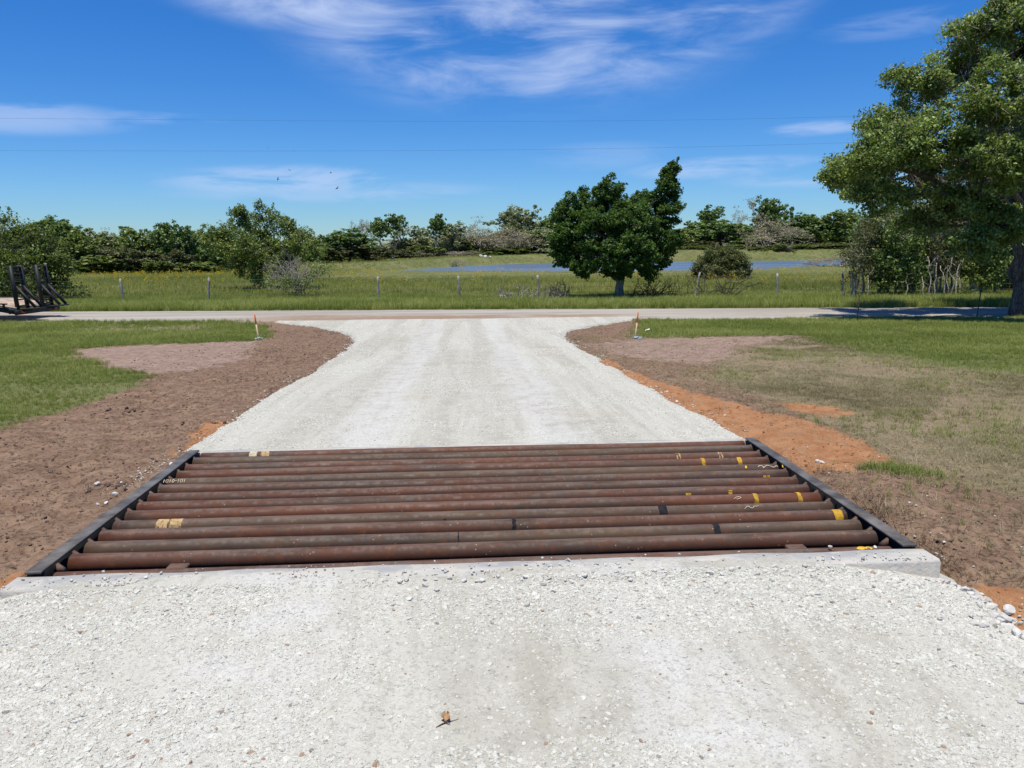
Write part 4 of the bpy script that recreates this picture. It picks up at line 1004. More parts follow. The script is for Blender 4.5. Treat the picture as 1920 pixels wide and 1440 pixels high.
def make_tree(name, label, cat, basept, lobes, trunk_r, leafmat, bark, seed, dens=14, per=26, crad=0.42, leaf=0.14, trunks=None, group=None, twig_bark=None, sprigs=0, bare=0, up=0.35, fork=0.55, limb_r=None, asp=0.55, sub=0, core=0.0):
    """trunk with limbs to every lobe, twigs to the leaf clumps, and a crown of separate leaves"""
    rg = np.random.default_rng(seed); b0 = np.array(basept, float)
    root = tag(empty(name, b0), label, cat, group)
    Lb = np.array(lobes, float); Lb[:, :3] -= b0
    top = Lb[:, 2].max(); ctr = Lb[:, :3].mean(0)
    mb = MB()
    tr = trunks or [(0, 0, 1.0)]
    forks = []
    for tx, ty, tk in tr:
        fz = max(0.6, Lb[:, 2].min()*fork+top*0.12)
        fp = np.array([tx*1.4+ctr[0]*0.18, ty*1.4+ctr[1]*0.18, fz]); p = limb((tx, ty, -0.15), fp, rg, 7, 0.05)
        r_ = trunk_r*tk*np.linspace(1.0, 0.72, 7); r_[0] *= 1.45; r_[1] *= 1.12
        mb.tube(p, r_, 10); forks.append(fp)
    for q in Lb:
        f = forks[np.argmin([np.hypot(*(q[:2]-g[:2])) for g in forks])]
        rr = (limb_r or trunk_r*0.5)*rg.uniform(0.6, 1.0); p = limb(f, q[:3], rg, 7, 0.12); mb.tube(p, np.linspace(rr, rr*0.28, 7), 6)
    if sub:                                                   # each lobe breaks into smaller leaf masses with gaps between them
        L2 = []
        for q in Lb:
            for _ in range(sub):
                d = rg.normal(size=3); d[2] = d[2]*0.9+0.25; d /= np.linalg.norm(d); k_ = rg.uniform(.30, .48)
                L2.append((*(q[:3]+d*q[3:]*rg.uniform(.55, .95)), *(q[3:]*k_*np.array([1, 1, .8]))))
        keep = Lb.copy(); keep[:, 3:] *= core; Lb = np.concatenate([np.array(L2), keep]) if core else np.array(L2)
    C, own = lobes_points(Lb, dens, rg)
    tw = MB()
    for k in rg.permutation(len(C))[:min(len(C), 1200)]:
        q = Lb[own[k]][:3]; p = limb(q+(C[k]-q)*0.15, C[k], rg, 4, 0.12); mb.tube(p, np.linspace(max(0.010, trunk_r*0.07), 0.006, 4), 3, False)
    obj('trunk', mb.mesh('trunk', bark, True), root)
    if sprigs:                                                # long shoots that break the outline
        nb = rg.permutation(len(C))[:sprigs]; extra = []
        for k in nb:
            d = C[k]-ctr; d /= np.linalg.norm(d); d = d+rg.normal(0, .35, 3); d[2] += 0.35; d /= np.linalg.norm(d); L = rg.uniform(0.5, 1.1)*crad*2.0
            for t in np.linspace(0.3, 1, 4): extra.append(C[k]+d*L*t+np.array([0, 0, -0.15*L*t*t]))
        C2 = np.array(extra)
        V2, F2, T2 = leaf_cloud(C2, crad*0.3, max(5, per//5), leaf, rg, up, asp=asp)
    V, F_, T = leaf_cloud(C, crad*rg.uniform(0.65, 1.2, len(C)), per, leaf, rg, up, asp=asp)
    if sprigs: F_ = np.concatenate([F_, F2+len(V)]); V = np.concatenate([V, V2]); T = np.concatenate([T, T2])
    obj('crown', mesh_np('crown', V, F_, leafmat, False, {'tone': ('FLOAT', T.astype(np.float32))}), root)
    if bare:                                                  # leafless twigs showing in the crown
        for k in rg.permutation(len(C))[:bare]:
            p0 = C[k]*0.9+ctr*0.1
            for _ in range(3):
                d = rg.normal(size=3); d[2] -= 0.3; d /= np.linalg.norm(d); L = rg.uniform(0.35, 1.0); p = limb(p0, p0+d*L, rg, 5, 0.25); tw.tube(p, np.linspace(0.016, 0.005, 5), 3, False)
                for t in (0.4, 0.7):
                    e = rg.normal(size=3); e /= np.linalg.norm(e); a = p[int(t*4)]; tw.tube(np.array([a, a+(d+e)*0.18, a+(d+e*1.3)*0.3]), (0.008, 0.006, 0.004), 3, False)
        obj('bare_twigs', tw.mesh('bare_twigs', twig_bark or bark, True), root)['kind'] = 'stuff'
    return root


def pxl(rows, Y, asp=0.9):
    """lobes given as bearing column, row, radius (in picture pixels) and a depth offset in metres"""
    out = []
    for r in rows:
        px, py, rp = r[:3]; dy = r[3] if len(r) > 3 else 0.0; ry = r[4] if len(r) > 4 else rp
        p = at(px, py, Y+dy); k = (Y+dy)/1442; out.append((*p, rp*k, rp*k*asp, ry*k))
    return out


def gpt(x, y): return (x, y, float(H(np.array([x]), np.array([y]))[0]))


# big oak at the right edge, on the near side of the road
OKY = 25.9
oak_l = pxl([(1600, 330, 38, 3, 30), (1650, 300, 46, 4, 40), (1625, 352, 42, 2, 30), (1690, 250, 50, 4, 44), (1592, 318, 46, 0, 34), (1650, 372, 55, -1, 34), (1662, 238, 56, .5, 50), (1640, 300, 48, -1.5, 42), (1722, 165, 58, 1, 52), (1838, 70, 62, 1, 55), (1905, 30, 62, -.5, 60), (1750, 262, 78, -2, 62), (1720, 340, 66, 1.5, 48), (1860, 190, 82, -2.5, 66), (1800, 150, 62, 2, 60),
              (1790, 385, 70, -1.5, 46), (1880, 310, 78, -3, 60), (1880, 420, 60, -2, 46), (1985, 110, 110, 0, 110), (2080, 240, 110, 1, 100), (2000, 330, 100, 2, 70), (1990, -40, 100, 0, 80), (2120, 90, 120, -1, 110), (1960, 230, 90, 4, 80), (1840, 300, 80, 4.5, 70), (2160, 330, 90, 0, 70), (2020, 200, 90, -4.5, 80), (1720, 420, 40, -.5, 26), (1830, 450, 36, -2.5, 30)], OKY)
make_tree('oak_tree', 'big spreading oak with thick dark trunk at the right edge of the road', 'tree', gpt(19.75, OKY), oak_l, 0.46, M['l_oak'], M['bark_oak'], 11, dens=54, per=52, crad=0.33, leaf=0.125, sub=11, core=0.72, bare=480, twig_bark=M['bark_pale'], sprigs=40, limb_r=0.2)
# dense leafy tree by the fence
CTY = 39.2
ct_l = pxl([(1066, 404, 34), (1054, 445, 28, -.5), (1056, 482, 20, -.6), (1112, 380, 34, .4), (1142, 356, 24, -.4, 26), (1205, 385, 32, .5), (1254, 356, 22, 0, 34), (1256, 322, 17, 0, 16), (1256, 400, 30), (1240, 445, 36, -.3), (1150, 425, 56, 1.0), (1185, 420, 48, -1.0), (1110, 430, 50, -1.0), (1130, 482, 46, -1.8, 34), (1185, 478, 46, -1.8, 34), (1085, 470, 34, .6), (1228, 490, 24, -.4), (1090, 505, 22, -1.0), (1215, 508, 16, -1.0), (1160, 500, 40, -1.0, 22)], CTY)
make_tree('leafy_tree', 'dense dark green leafy tree on a pale trunk beside the wire fence', 'tree', gpt(7.92, CTY), ct_l, 0.23, M['l_vine'], M['bark_pale'], 12, dens=90, per=40, crad=0.24, leaf=0.125, sub=9, core=0.85, sprigs=140, asp=0.75)
# thorny tree in the meadow, left
mq_l = pxl([(420, 452, 34), (398, 440, 22), (462, 428, 38, .6), (492, 402, 22), (455, 405, 18), (522, 425, 28), (540, 455, 38, -.6), (470, 470, 44, -1.2), (505, 470, 40, .8), (560, 478, 28, .5), (435, 485, 32, -.6), (515, 500, 24, -1), (470, 508, 26, -.8), (585, 470, 24, 1.5)], 52)
make_tree('thorn_tree', 'open-crowned olive green thorny tree in the meadow left of the pond', 'tree', gpt(*at(490, 530, 52)[:2]), mq_l, 0.16, M['l_mesq'], M['bark_dark'], 13, dens=48, per=24, crad=0.30, leaf=0.15, sub=8, core=0.6, sprigs=90)
# bush behind the trailer
lb_l = pxl([(40, 470, 44), (88, 478, 40), (70, 445, 30), (108, 505, 32), (28, 520, 45), (98, 532, 30), (60, 510, 45, -.8), (128, 540, 18, -.5, 12), (8, 440, 36), (-30, 490, 60, 1), (155, 552, 12, -.4, 9)], 43.5)
make_tree('leafy_bush', 'tall fresh green bush growing behind the ramp trailer', 'bush', gpt(*at(70, 560, 43.5)[:2]), lb_l, 0.08, M['l_bright'], M['bark_grey'], 14, dens=52, per=24, crad=0.38, leaf=0.17, trunks=[(-.4, 0, 1), (.3, .2, .8), (1.0, 0, .6)], sprigs=40, fork=0.2)
# round juniper
jn_l = pxl([(1325, 500, 24), (1350, 490, 26), (1380, 496, 24, -.3), (1340, 512, 26, -.6, 18), (1375, 512, 26, -.5, 18), (1330, 480, 14), (1365, 480, 18, .3), (1395, 508, 14), (1312, 508, 14), (1355, 505, 30, 1, 22)], 62)
make_tree('juniper_bush', 'rounded olive juniper bush standing alone before the pond', 'bush', gpt(*at(1355, 526, 62)[:2]), jn_l, 0.09, M['l_juniper'], M['bark_grey'], 15, dens=90, per=60, crad=0.36, leaf=0.17, trunks=[(-.4, 0, 1), (.3, 0, .8), (.8, .2, .7)], fork=0.3, asp=0.4)
# thicket under the oak, across the road
tk = [(1600, 36.5, 'l_cedar', [(1600, 470, 22, 0, 34), (1610, 500, 24), (1590, 520, 14), (1620, 440, 20)], 'slim brownish cedar at the left end of the thicket across the road', .06),
      (1635, 39, 'l_juniper', [(1640, 450, 34), (1625, 480, 30), (1650, 500, 34), (1640, 425, 24), (1665, 470, 28)], 'second cedar from the left end of the roadside thicket', .07),
      (1680, 38, 'l_dark', [(1690, 440, 38), (1675, 490, 34), (1700, 510, 32), (1690, 470, 40, 1), (1670, 530, 24, 0, 16)], 'dark low tree with foliage to the ground inside the roadside thicket', .07),
      (1725, 40, 'l_vine', [(1730, 430, 36), (1715, 460, 34), (1740, 490, 36), (1725, 505, 30), (1750, 450, 30)], 'bright green broadleaf tree in the middle of the roadside thicket', .07),
      (1765, 38.5, 'l_cedar', [(1770, 440, 38), (1760, 480, 34), (1785, 490, 32), (1775, 420, 30)], 'brown-green cedar over pale bare stems in the roadside thicket', .06),
      (1800, 40.5, 'l_dark', [(1800, 430, 42), (1790, 470, 38), (1820, 480, 40), (1815, 440, 36)], 'dark tree behind pale leaning stems in the roadside thicket', .08),
      (1845, 38, 'l_mesq', [(1850, 450, 40), (1840, 490, 36), (1865, 500, 34), (1860, 430, 38), (1850, 525, 24, -.5, 16)], 'olive green tree at the right of the thicket next to the oak trunk', .08),
      (1890, 41, 'l_dark', [(1895, 450, 44), (1885, 490, 40), (1905, 520, 36), (1880, 430, 40), (1930, 470, 50), (1960, 500, 50)], 'dark tree directly behind the oak trunk across the road', .09),
      (1730, 45, 'l_dark', [(1640, 430, 40), (1690, 425, 44), (1740, 420, 44), (1800, 415, 46), (1860, 420, 46), (1680, 480, 44), (1760, 480, 44), (1830, 480, 44)], 'tall dark mass of trees at the back of the roadside thicket', .1)]
for i, (px, Y, lm, lob, lab, tr_) in enumerate(tk):
    b0 = gpt(*at(px, 552, Y)[:2])
    rg_ = np.random.default_rng(400+i)
    make_tree('thicket_tree', lab, 'tree', b0, pxl(lob, Y), tr_, M[lm], M['bark_pale'] if i not in (2, 7, 8) else M['bark_grey'], 30+i, dens=60, per=28, crad=0.38, leaf=0.16 if 'cedar' not in lm and 'jun' not in lm else 0.15, trunks=[(rg_.uniform(-.7, .7), rg_.uniform(-.3, .3), rg_.uniform(.6, 1.)) for _ in range(4)], group='trees of the roadside thicket', fork=0.9, asp=0.6 if 'cedar' not in lm else 0.3, up=0.2)
make_tree('roadside_shrub', 'small bright green shrub at the foot of the thicket near the steel post', 'shrub', gpt(*at(1812, 552, 37)[:2]), pxl([(1812, 545, 12), (1805, 550, 8), (1822, 550, 9)], 37), 0.02, M['l_bright'], M['bark_grey'], 60, dens=60, per=20, crad=0.2, leaf=0.11)
# pale stems standing at the thicket's edge
stems = [(1742, 500, 556), (1752, 505, 553), (1770, 510, 552), (1778, 488, 552), (1786, 495, 552), (1792, 508, 551), (1698, 525, 556), (1628, 528, 556), (1604, 530, 556), (1732, 530, 557), (1800, 520, 551), (1716, 520, 556)]
for i, (px, y0, y1) in enumerate(stems):
    Y = 36.4+0.35*(i % 4); a = gpt(*at(px, y1, Y)[:2]); rg_ = np.random.default_rng(700+i); tpt = at(px+rg_.normal(0, 7), y0-12, Y+0.5)-np.array(a)
    mb = MB(); p = limb((0, 0, -.1), tpt, rg_, 7, 0.07); mb.tube(p, np.linspace(0.035, 0.018, 7), 6)
    for _ in range(3):
        k = rg_.integers(3, 6); d = rg_.normal(0, .3, 3)+np.array([0, 0, .35]); mb.tube(limb(p[k], p[k]+d, rg_, 4, .1), np.linspace(.014, .006, 4), 4)
    tag(mb.build('bare_sapling', M['bark_tan'], loc=a, smooth=True), 'thin pale leafless stem standing at the front of the roadside thicket', 'sapling', 'pale bare stems in front of the roadside thicket')


def twiggy(rg, n0, L0, levels, spread, r0, up=0.5, ratio=0.72, kids=3, flat=1.0):
    """recursive bare branching from the origin"""
    mb = MB(); segs = []
    def grow(p, d, L, r_, lv):
        q = limb(p, p+d*L, rg, 4, 0.10); mb.tube(q, np.linspace(r_, r_*0.62, 4), 5 if lv == 0 else 3, False)
        segs.append(q[-1])
        if lv >= levels: return
        for _ in range(kids if lv else kids+1):
            e = rg.normal(size=3)*spread; e[2] = e[2]*flat+up*0.25; dd = d*0.8+e; dd /= np.linalg.norm(dd)
            grow(q[-1] if rg.random() < .6 else q[2], dd, L*ratio*rg.uniform(.7, 1.2), r_*0.6, lv+1)
    for _ in range(n0):
        d = rg.normal(size=3)*spread; d[2] = abs(d[2])*flat+up; d /= np.linalg.norm(d); grow(np.zeros(3)+rg.normal(0, .05, 3)*(n0 > 1)*np.array([1, 1, 0]), d, L0*rg.uniform(.8, 1.2), r0, 0)
    return mb, np.array(segs)


rg_ = np.random.default_rng(77)
mb, sg = twiggy(rg_, 15, 1.15, 3, 0.75, 0.028, 0.70, 0.70, 3)
ds = tag(empty('half_dead_shrub', gpt(*at(560, 556, 43)[:2])), 'grey half-dead twiggy shrub at the right foot of the thorny tree', 'shrub')
mb.build('branches', M['bark_pale'], ds, True)
sgl = sg[(sg[:, 2] < 1.15) | (sg[:, 0] > 0.7)]; V, F_, T = leaf_cloud(sgl, 0.22, 6, 0.13, rg_)
obj('leaves', mesh_np('leaves', V, F_, M['l_mesq'], False, {'tone': ('FLOAT', T.astype(np.float32))}), ds)['kind'] = 'stuff'


def brush(name, label, px, py, Y, wpx, hpx, seed, mat, n=26, cat='brush pile'):
    rg = np.random.default_rng(seed); k = Y/1442; W = wpx*k; Hh = hpx*k; mb = MB()
    for i in range(n):
        a = np.array([rg.uniform(-.5, .5)*W, rg.normal(0, .5), rg.uniform(0, .12)]); d = np.array([rg.normal(0, .8), rg.normal(0, .5), rg.uniform(.1, 1.0)]); d /= np.linalg.norm(d)
        L = rg.uniform(.5, 1.2)*Hh*1.25; p = limb(a, a+d*L, rg, 5, .18); mb.tube(p, np.linspace(.022, .007, 5), 4, False)
        for t in (2, 3):
            for _ in range(2):
                e = d+rg.normal(0, .7, 3); e /= np.linalg.norm(e); mb.tube(limb(p[t], p[t]+e*L*.45, rg, 4, .2), np.linspace(.011, .004, 4), 3, False)
    return tag(mb.build(name, mat, loc=gpt(*at(px, py, Y)[:2]), smooth=True), label, cat, kind='stuff')


brush('brush_pile', 'heap of cut grey branches on the grass left of the leafy tree', 985, 560, 37.8, 110, 26, 81, M['bark_pale'], 22)
brush('brush_pile', 'dark brown heap of twigs close to the leafy tree trunk on its left', 1050, 556, 38.6, 55, 26, 82, M['bark_grey'], 34)
brush('brush_pile', 'dark tangle of dead branches right of the leafy tree trunk', 1215, 556, 38.6, 85, 34, 83, M['bark_dark'], 40)
brush('brush_pile', 'sparse dead twigs in front of the juniper beside the leaning white post', 1330, 557, 40, 90, 46, 84, M['bark_dark'], 26)
mb = MB(); mb.tube([(-.75, 0, .06), (-.2, .02, .09), (.75, .05, .05)], (.045, .05, .04), 7)
tag(mb.build('fallen_log', M['bark_pale'], loc=gpt(*at(918, 557, 39)[:2]), smooth=True), 'short pale log lying in the roadside grass', 'log')


# ---- far tree line: prototypes, then individuals that share their meshes
def proto_tree(kind, seed):
    """unit tree: 1 m tall, about 1 m wide at scale 1 -> returns (trunk mesh, crown mesh)"""
    rg = np.random.default_rng(seed); mb = MB()
    if kind in ('dense', 'mid', 'pale', 'tall', 'shrub', 'dark'):
        lob = []
        if kind == 'tall': zz = (.62, .95); nl = 7; wr = .30
        elif kind == 'shrub': zz = (.25, .75); nl = 7; wr = .36
        else: zz = (.26, .86); nl = 17; wr = .36
        for i in range(nl):
            a = rg.uniform(0, 6.283); r_ = wr*math.sqrt(rg.random()); z = rg.uniform(*zz); k = 1.0-0.75*max(0, (z-.5))*1.2
            s = rg.uniform(.15, .24)*(0.9 if kind != 'shrub' else 1.15); lob.append((r_*k*math.cos(a), r_*k*math.sin(a), z, s, s, s*.85))
        lob.append((0, 0, zz[1]-0.06, .15, .15, .13))
        lob = [tuple(np.array(q)*np.array([1, 1, 1/1.02, 1, 1, 1])) for q in lob]
        C, own = lobes_points(lob, {'pale': 480, 'tall': 620}.get(kind, 700), rg, 0.5)
        V, F_, T = leaf_cloud(C, 0.050*rg.uniform(.6, 1.3, len(C)), 18, 0.050 if kind != 'shrub' else 0.075, rg, 0.35, asp=0.7)
        p = limb((0, 0, -.03), (rg.normal(0, .03), rg.normal(0, .03), zz[0]+.05), rg, 6, .06); mb.tube(p, np.linspace(.024, .014, 6), 7)
        for q in lob: mb.tube(limb(p[-1], q[:3], rg, 5, .12), np.linspace(.011, .004, 5), 4, False)
        return mb.mesh('trunk', None, True), mesh_np('crown', V, F_, None, False, {'tone': ('FLOAT', T.astype(np.float32))})
    mb2, sg = twiggy(rg, 1 if kind == 'bare' else 6, .30 if kind == 'bare' else .26, 4, .60, .016 if kind == 'bare' else .010, .8 if kind == 'bare' else .55, .70, 3)
    mx = max(1e-3, sg[:, 2].max()); f = 1.0/mx
    for v in mb2.v: v *= f
    sg *= f; far_ = sg[rg.permutation(len(sg))[:420]]
    V, F_, T = leaf_cloud(far_, .06, 9, .028, rg, .2)
    return mb2.mesh('trunk', None, False), mesh_np('crown', V, F_, None, False, {'tone': ('FLOAT', T.astype(np.float32))})


LEAF = dict(dense='l_dark', mid='l_mesq', pale='l_pale', tall='l_dark', shrub='l_bright', dark='l_cedar', bare='l_brown', brush='l_brown')
BARK = dict(dense='bark_dark', mid='bark_grey', pale='bark_grey', tall='bark_pale', shrub='bark_grey', dark='bark_dark', bare='bark_tan', brush='bark_tan')
PROTO = {}
for i, kd in enumerate(LEAF):
    PROTO[kd] = []
    for v in range(3 if kd in ('dense', 'mid', 'bare', 'pale') else 2):
        t_, c_ = proto_tree(kd, 900+i*10+v); t_.materials.append(M[BARK[kd]]); c_.materials.append(M[LEAF[kd]]); PROTO[kd].append((t_, c_))
KINDNAME = dict(dense='broadleaf_tree', mid='broadleaf_tree', pale='budding_tree', tall='tall_tree', shrub='shrub', dark='cedar_tree', bare='bare_tree', brush='bare_thicket')


def far_tree(i, kd, px, top, base_y, wpx, Y, label, group):
    p = at(px, base_y, Y); z = float(H0(np.array([p[0]]), np.array([Y]))[0]); hgt = at(px, top, Y)[2]-z; wid = wpx*Y/1442
    t_, c_ = PROTO[kd][i % len(PROTO[kd])]
    o = tag(empty(KINDNAME[kd], (p[0], Y, z-0.05), (i*2.399) % 6.283), label, 'shrub' if kd == 'shrub' else 'tree', group)
    o.scale = (wid*1.22, wid*1.22, hgt*1.06)
    obj('trunk', t_, o); obj('crown', c_, o)
    return o


FAR = [  # kind, column, top row, base row, width, distance, label
    ('mid', 22, 428, 503, 95, 96, 'olive tree at the far left edge of the tree line'), ('dense', 98, 407, 503, 125, 100, 'tallest dark rounded tree in the left tree line behind the bush'), ('bare', 30, 410, 503, 60, 104, 'thin leafless tree rising behind the bush at the left edge'),
    ('mid', 150, 428, 503, 95, 97, 'olive tree just right of the tallest dark tree at left'), ('pale', 196, 434, 503, 80, 101, 'low grey-green tree left of the two leftmost fence posts'), ('bare', 215, 432, 503, 60, 106, 'pale twiggy tree top showing over the left tree line'),
    ('mid', 248, 424, 503, 85, 98, 'rounded olive tree above the leftmost fence post'), ('dense', 308, 414, 503, 74, 97, 'dark forked tree rising highest left of the thorny tree'), ('pale', 285, 430, 503, 60, 104, 'pale tree showing between two dark trees left of the thorny tree'),
    ('dense', 356, 424, 504, 82, 99, 'dark tree immediately left of the thorny tree'), ('dense', 398, 430, 505, 80, 103, 'dark tree half hidden by the left side of the thorny tree'), ('mid', 440, 440, 505, 80, 104, 'olive tree hidden behind the thorny tree'),
    ('dark', 262, 466, 503, 80, 93, 'brownish low cedar in front of the left tree line'), ('dark', 340, 470, 504, 56, 93, 'dark low cedar under the forked tree at left'), ('dark', 205, 462, 503, 66, 95, 'brown-green cedar above the pale shrubs at left'),
    ('shrub', 170, 478, 503, 90, 92, 'pale green shrub by the right side of the leafy bush'), ('shrub', 222, 480, 503, 66, 92, 'bright shrub in the meadow edge over the leftmost post'), ('shrub', 310, 488, 504, 60, 91, 'yellow-green mound of shrub below the forked tree'), ('shrub', 378, 487, 505, 76, 91, 'yellow-green shrub at the left foot of the thorny tree'),
    ('bare', 545, 424, 495, 44, 130, 'leafless grey tree just right of the thorny tree top'), ('pale', 574, 429, 495, 46, 132, 'small grey-green tree over the half-dead shrub'), ('mid', 604, 443, 492, 56, 128, 'low tree between the half-dead shrub and the dark oak'), ('mid', 520, 445, 500, 70, 125, 'low tree behind the right side of the thorny tree'),
    ('dense', 640, 430, 493, 96, 117, 'large dark oak at the left end of the pond'), ('dense', 684, 441, 490, 70, 118, 'dark oak joined to the large one at the pond left end'), ('dark', 655, 458, 492, 90, 115, 'dark cedar under the large oak at the pond left end'), ('dark', 712, 462, 489, 60, 116, 'low dark cedar left of the white tree trunk'),
    ('bare', 663, 419, 485, 34, 150, 'faint leafless tree above the large dark oak'), ('bare', 690, 415, 485, 52, 148, 'pale leafless tree rising over the dark oaks'), ('tall', 714, 416, 486, 58, 140, 'tall slender tree with a white trunk left of the pond middle'), ('tall', 740, 408, 486, 62, 142, 'tall tree with a round dark top above the pond left end'),
    ('bare', 765, 416, 484, 54, 148, 'leafless tree right of the round-topped tall tree'), ('pale', 790, 424, 484, 64, 145, 'grey-green tree left of the pale-trunked snag'), ('tall', 820, 410, 484, 56, 141, 'snag-like tree with pale broken trunk above the pond'), ('pale', 848, 420, 483, 60, 146, 'grey-green tree right of the pale-trunked snag'),
    ('bare', 880, 411, 482, 90, 150, 'wide brown leafless tree above the pond'), ('brush', 905, 426, 482, 100, 147, 'grey-brown bare thicket above the middle of the pond'), ('pale', 950, 396, 480, 82, 156, 'tall grey-green tree left of the leafy tree'), ('pale', 985, 386, 479, 80, 158, 'tallest grey-green tree beside the leafy tree'), ('brush', 968, 428, 480, 96, 150, 'bare grey thicket under the tall grey-green trees'),
    ('dense', 1012, 430, 479, 66, 152, 'dark tree touching the left side of the leafy tree'), ('dense', 1035, 402, 478, 66, 158, 'dark tree showing behind the left side of the leafy tree'), ('shrub', 745, 468, 489, 70, 135, 'shrub at the foot of the tall slender tree'), ('shrub', 800, 460, 486, 60, 138, 'shrub under the pale-trunked snag'), ('brush', 790, 468, 486, 50, 136, 'small grey bare thicket on the pond bank'), ('brush', 850, 470, 485, 60, 140, 'low grey brush on the pond bank right of the snag'),
    ('shrub', 920, 464, 482, 80, 145, 'low shrub under the bare thicket above the pond'), ('shrub', 960, 462, 481, 60, 146, 'low green shrub left of the leafy tree on the bank'), ('dark', 770, 450, 486, 60, 143, 'dark cedar between the tall trees above the pond'), ('mid', 870, 450, 483, 70, 148, 'olive tree below the wide brown leafless tree'),
    ('mid', 1288, 428, 472, 76, 160, 'olive tree touching the right side of the leafy tree'), ('dense', 1326, 388, 471, 86, 168, 'high dark tree right of the leafy tree'), ('dense', 1352, 410, 471, 120, 162, 'broad dark tree directly above the juniper'), ('bare', 1372, 392, 470, 50, 172, 'pale leafless tree between the two high dark trees'), ('bare', 1406, 376, 470, 66, 170, 'tallest white leafless tree right of the juniper'),
    ('dense', 1447, 369, 470, 78, 172, 'tallest dark round-topped tree on the right of the pond'), ('brush', 1432, 412, 470, 110, 160, 'wide grey bare thicket below the tallest round-topped tree'), ('dense', 1482, 408, 470, 70, 166, 'dark tree at the right of the grey bare thicket'), ('dense', 1512, 400, 469, 96, 168, 'dark broad tree left of the oak branches'), ('mid', 1552, 398, 469, 90, 165, 'olive tree half behind the tip of the oak branches'),
    ('dense', 1585, 392, 468, 84, 170, 'dark tree seen under the lowest oak branch'), ('bare', 1602, 418, 469, 66, 120, 'grey bare tree behind the left end of the thicket'), ('shrub', 1397, 456, 471, 60, 156, 'bright shrub on the bank above the juniper'), ('dark', 1310, 452, 472, 70, 157, 'low dark cedar on the bank left of the juniper'), ('shrub', 1480, 457, 470, 60, 157, 'green shrub on the bank near the rubble heap'), ('shrub', 1545, 455, 470, 90, 156, 'long green shrub on the bank at the pond right end'),
    ('brush', 1575, 474, 500, 90, 100, 'low grey brush at the right end of the pond'), ('brush', 858, 484, 499, 26, 118, 'tiny bare bush on the far pond bank')]
for i, (kd, px, top, by, wd, Y, lab) in enumerate(FAR):
    far_tree(i, kd, px, top, by, wd, Y, lab, 'trees and shrubs of the far tree line')
rg_ = np.random.default_rng(5); k = 0
for px in range(-60, 2000, 27):                                # the wood behind, seen only in gaps
    if 1040 < px < 1270: continue
    left = px < 470; Y = 112+rg_.uniform(0, 10) if left else (150+rg_.uniform(0, 10) if px < 1040 else 178+rg_.uniform(0, 10))
    if px > 1640: Y = 120
    top = np.interp(px, [0, 400, 520, 620, 800, 1040, 1280, 1500, 1900], [440, 445, 452, 455, 442, 430, 432, 418, 420])+rg_.uniform(-5, 9)
    far_tree(k, ('mid', 'pale', 'pale', 'dense', 'bare', 'brush')[rg_.integers(0, 6)], px+rg_.uniform(-8, 8), top, 490 if px < 1040 else 472, rg_.uniform(70, 100), Y, 'tree in the unbroken wood at the back of the far tree line', 'trees of the wood behind the tree line'); k += 1
for px in list(range(590, 1040, 24))+list(range(1270, 1600, 24)): # undergrowth along the bank
    Y = 132+rg_.uniform(-4, 4) if px < 800 else 153+rg_.uniform(-3, 3)
    far_tree(k, ('shrub', 'dark', 'shrub', 'mid')[rg_.integers(0, 4)], px+rg_.uniform(-8, 8), (470 if px < 1040 else 459)+rg_.uniform(-4, 6), 486, rg_.uniform(34, 54), Y, 'low shrub in the undergrowth at the foot of the far tree line', 'undergrowth along the far bank'); k += 1

# ------------------------------------------------------------------ fence, posts, stakes
fence = tag(empty('wire_fence', gpt(-4.6, 41)), 'wire fence on weathered grey wooden posts along the far side of the road', 'fence')
F0 = Vector(fence.location)
FP = [(-60, 500, .0, 0), (75, 560, 0, .03), (233, 523, -.04, -.10), (390, 525, .02, .10), (545, 526, 0, .02), (709, 525, .01, .02), (864, 528, .0, -.10), (1010, 525, .0, -.04), (1160, 525, 0, 0), (1301, 516, 0, .22), (1457, 523, .0, -.04), (1600, 526, 0, .05), (1760, 526, 0, 0), (1930, 526, 0, 0)]
fy = lambda px: 41.6-0.0016*px
ftops = []
for i, (px, ty, ln, lean) in enumerate(FP):
    Y = fy(px); q = at(px, 563, Y); g = gpt(q[0], Y); hgt = 1.22 if i != 9 else 1.3
    rg_ = np.random.default_rng(300+i); b0 = Vector(g)-F0
    ftops.append(Vector(g)+Vector((lean*0.9, 0, 0)))
    if i in (0, 1, 4, 8, 11): 
        if i in (4, 8): continue
    mb = MB(); t = np.linspace(0, 1, 8); rr = 0.062*(1+0.12*rg_.normal(size=8)); P = np.stack([lean*t*hgt+rg_.normal(0, .008, 8), rg_.normal(0, .01, 8), t*(hgt+.3)-.3], 1)
    mb.tube(P, rr*np.linspace(1.1, .8, 8), 8); mb.build('post', M['postwood'], fence, True, loc=b0)
for lv in (0.35, 0.62, 0.88, 1.12):
    mb = MB(); pts_ = []
    for a, b in zip(ftops[:-1], ftops[1:]):
        for t in np.linspace(0, 1, 6)[:-1]: p = a.lerp(b, t); pts_.append((p.x-F0.x, p.y-F0.y, p.z+lv-F0.z-0.03*math.sin(math.pi*t)))
    mb.tube(pts_, 0.0045, 4, False); mb.build('wire', M['wire'], fence)
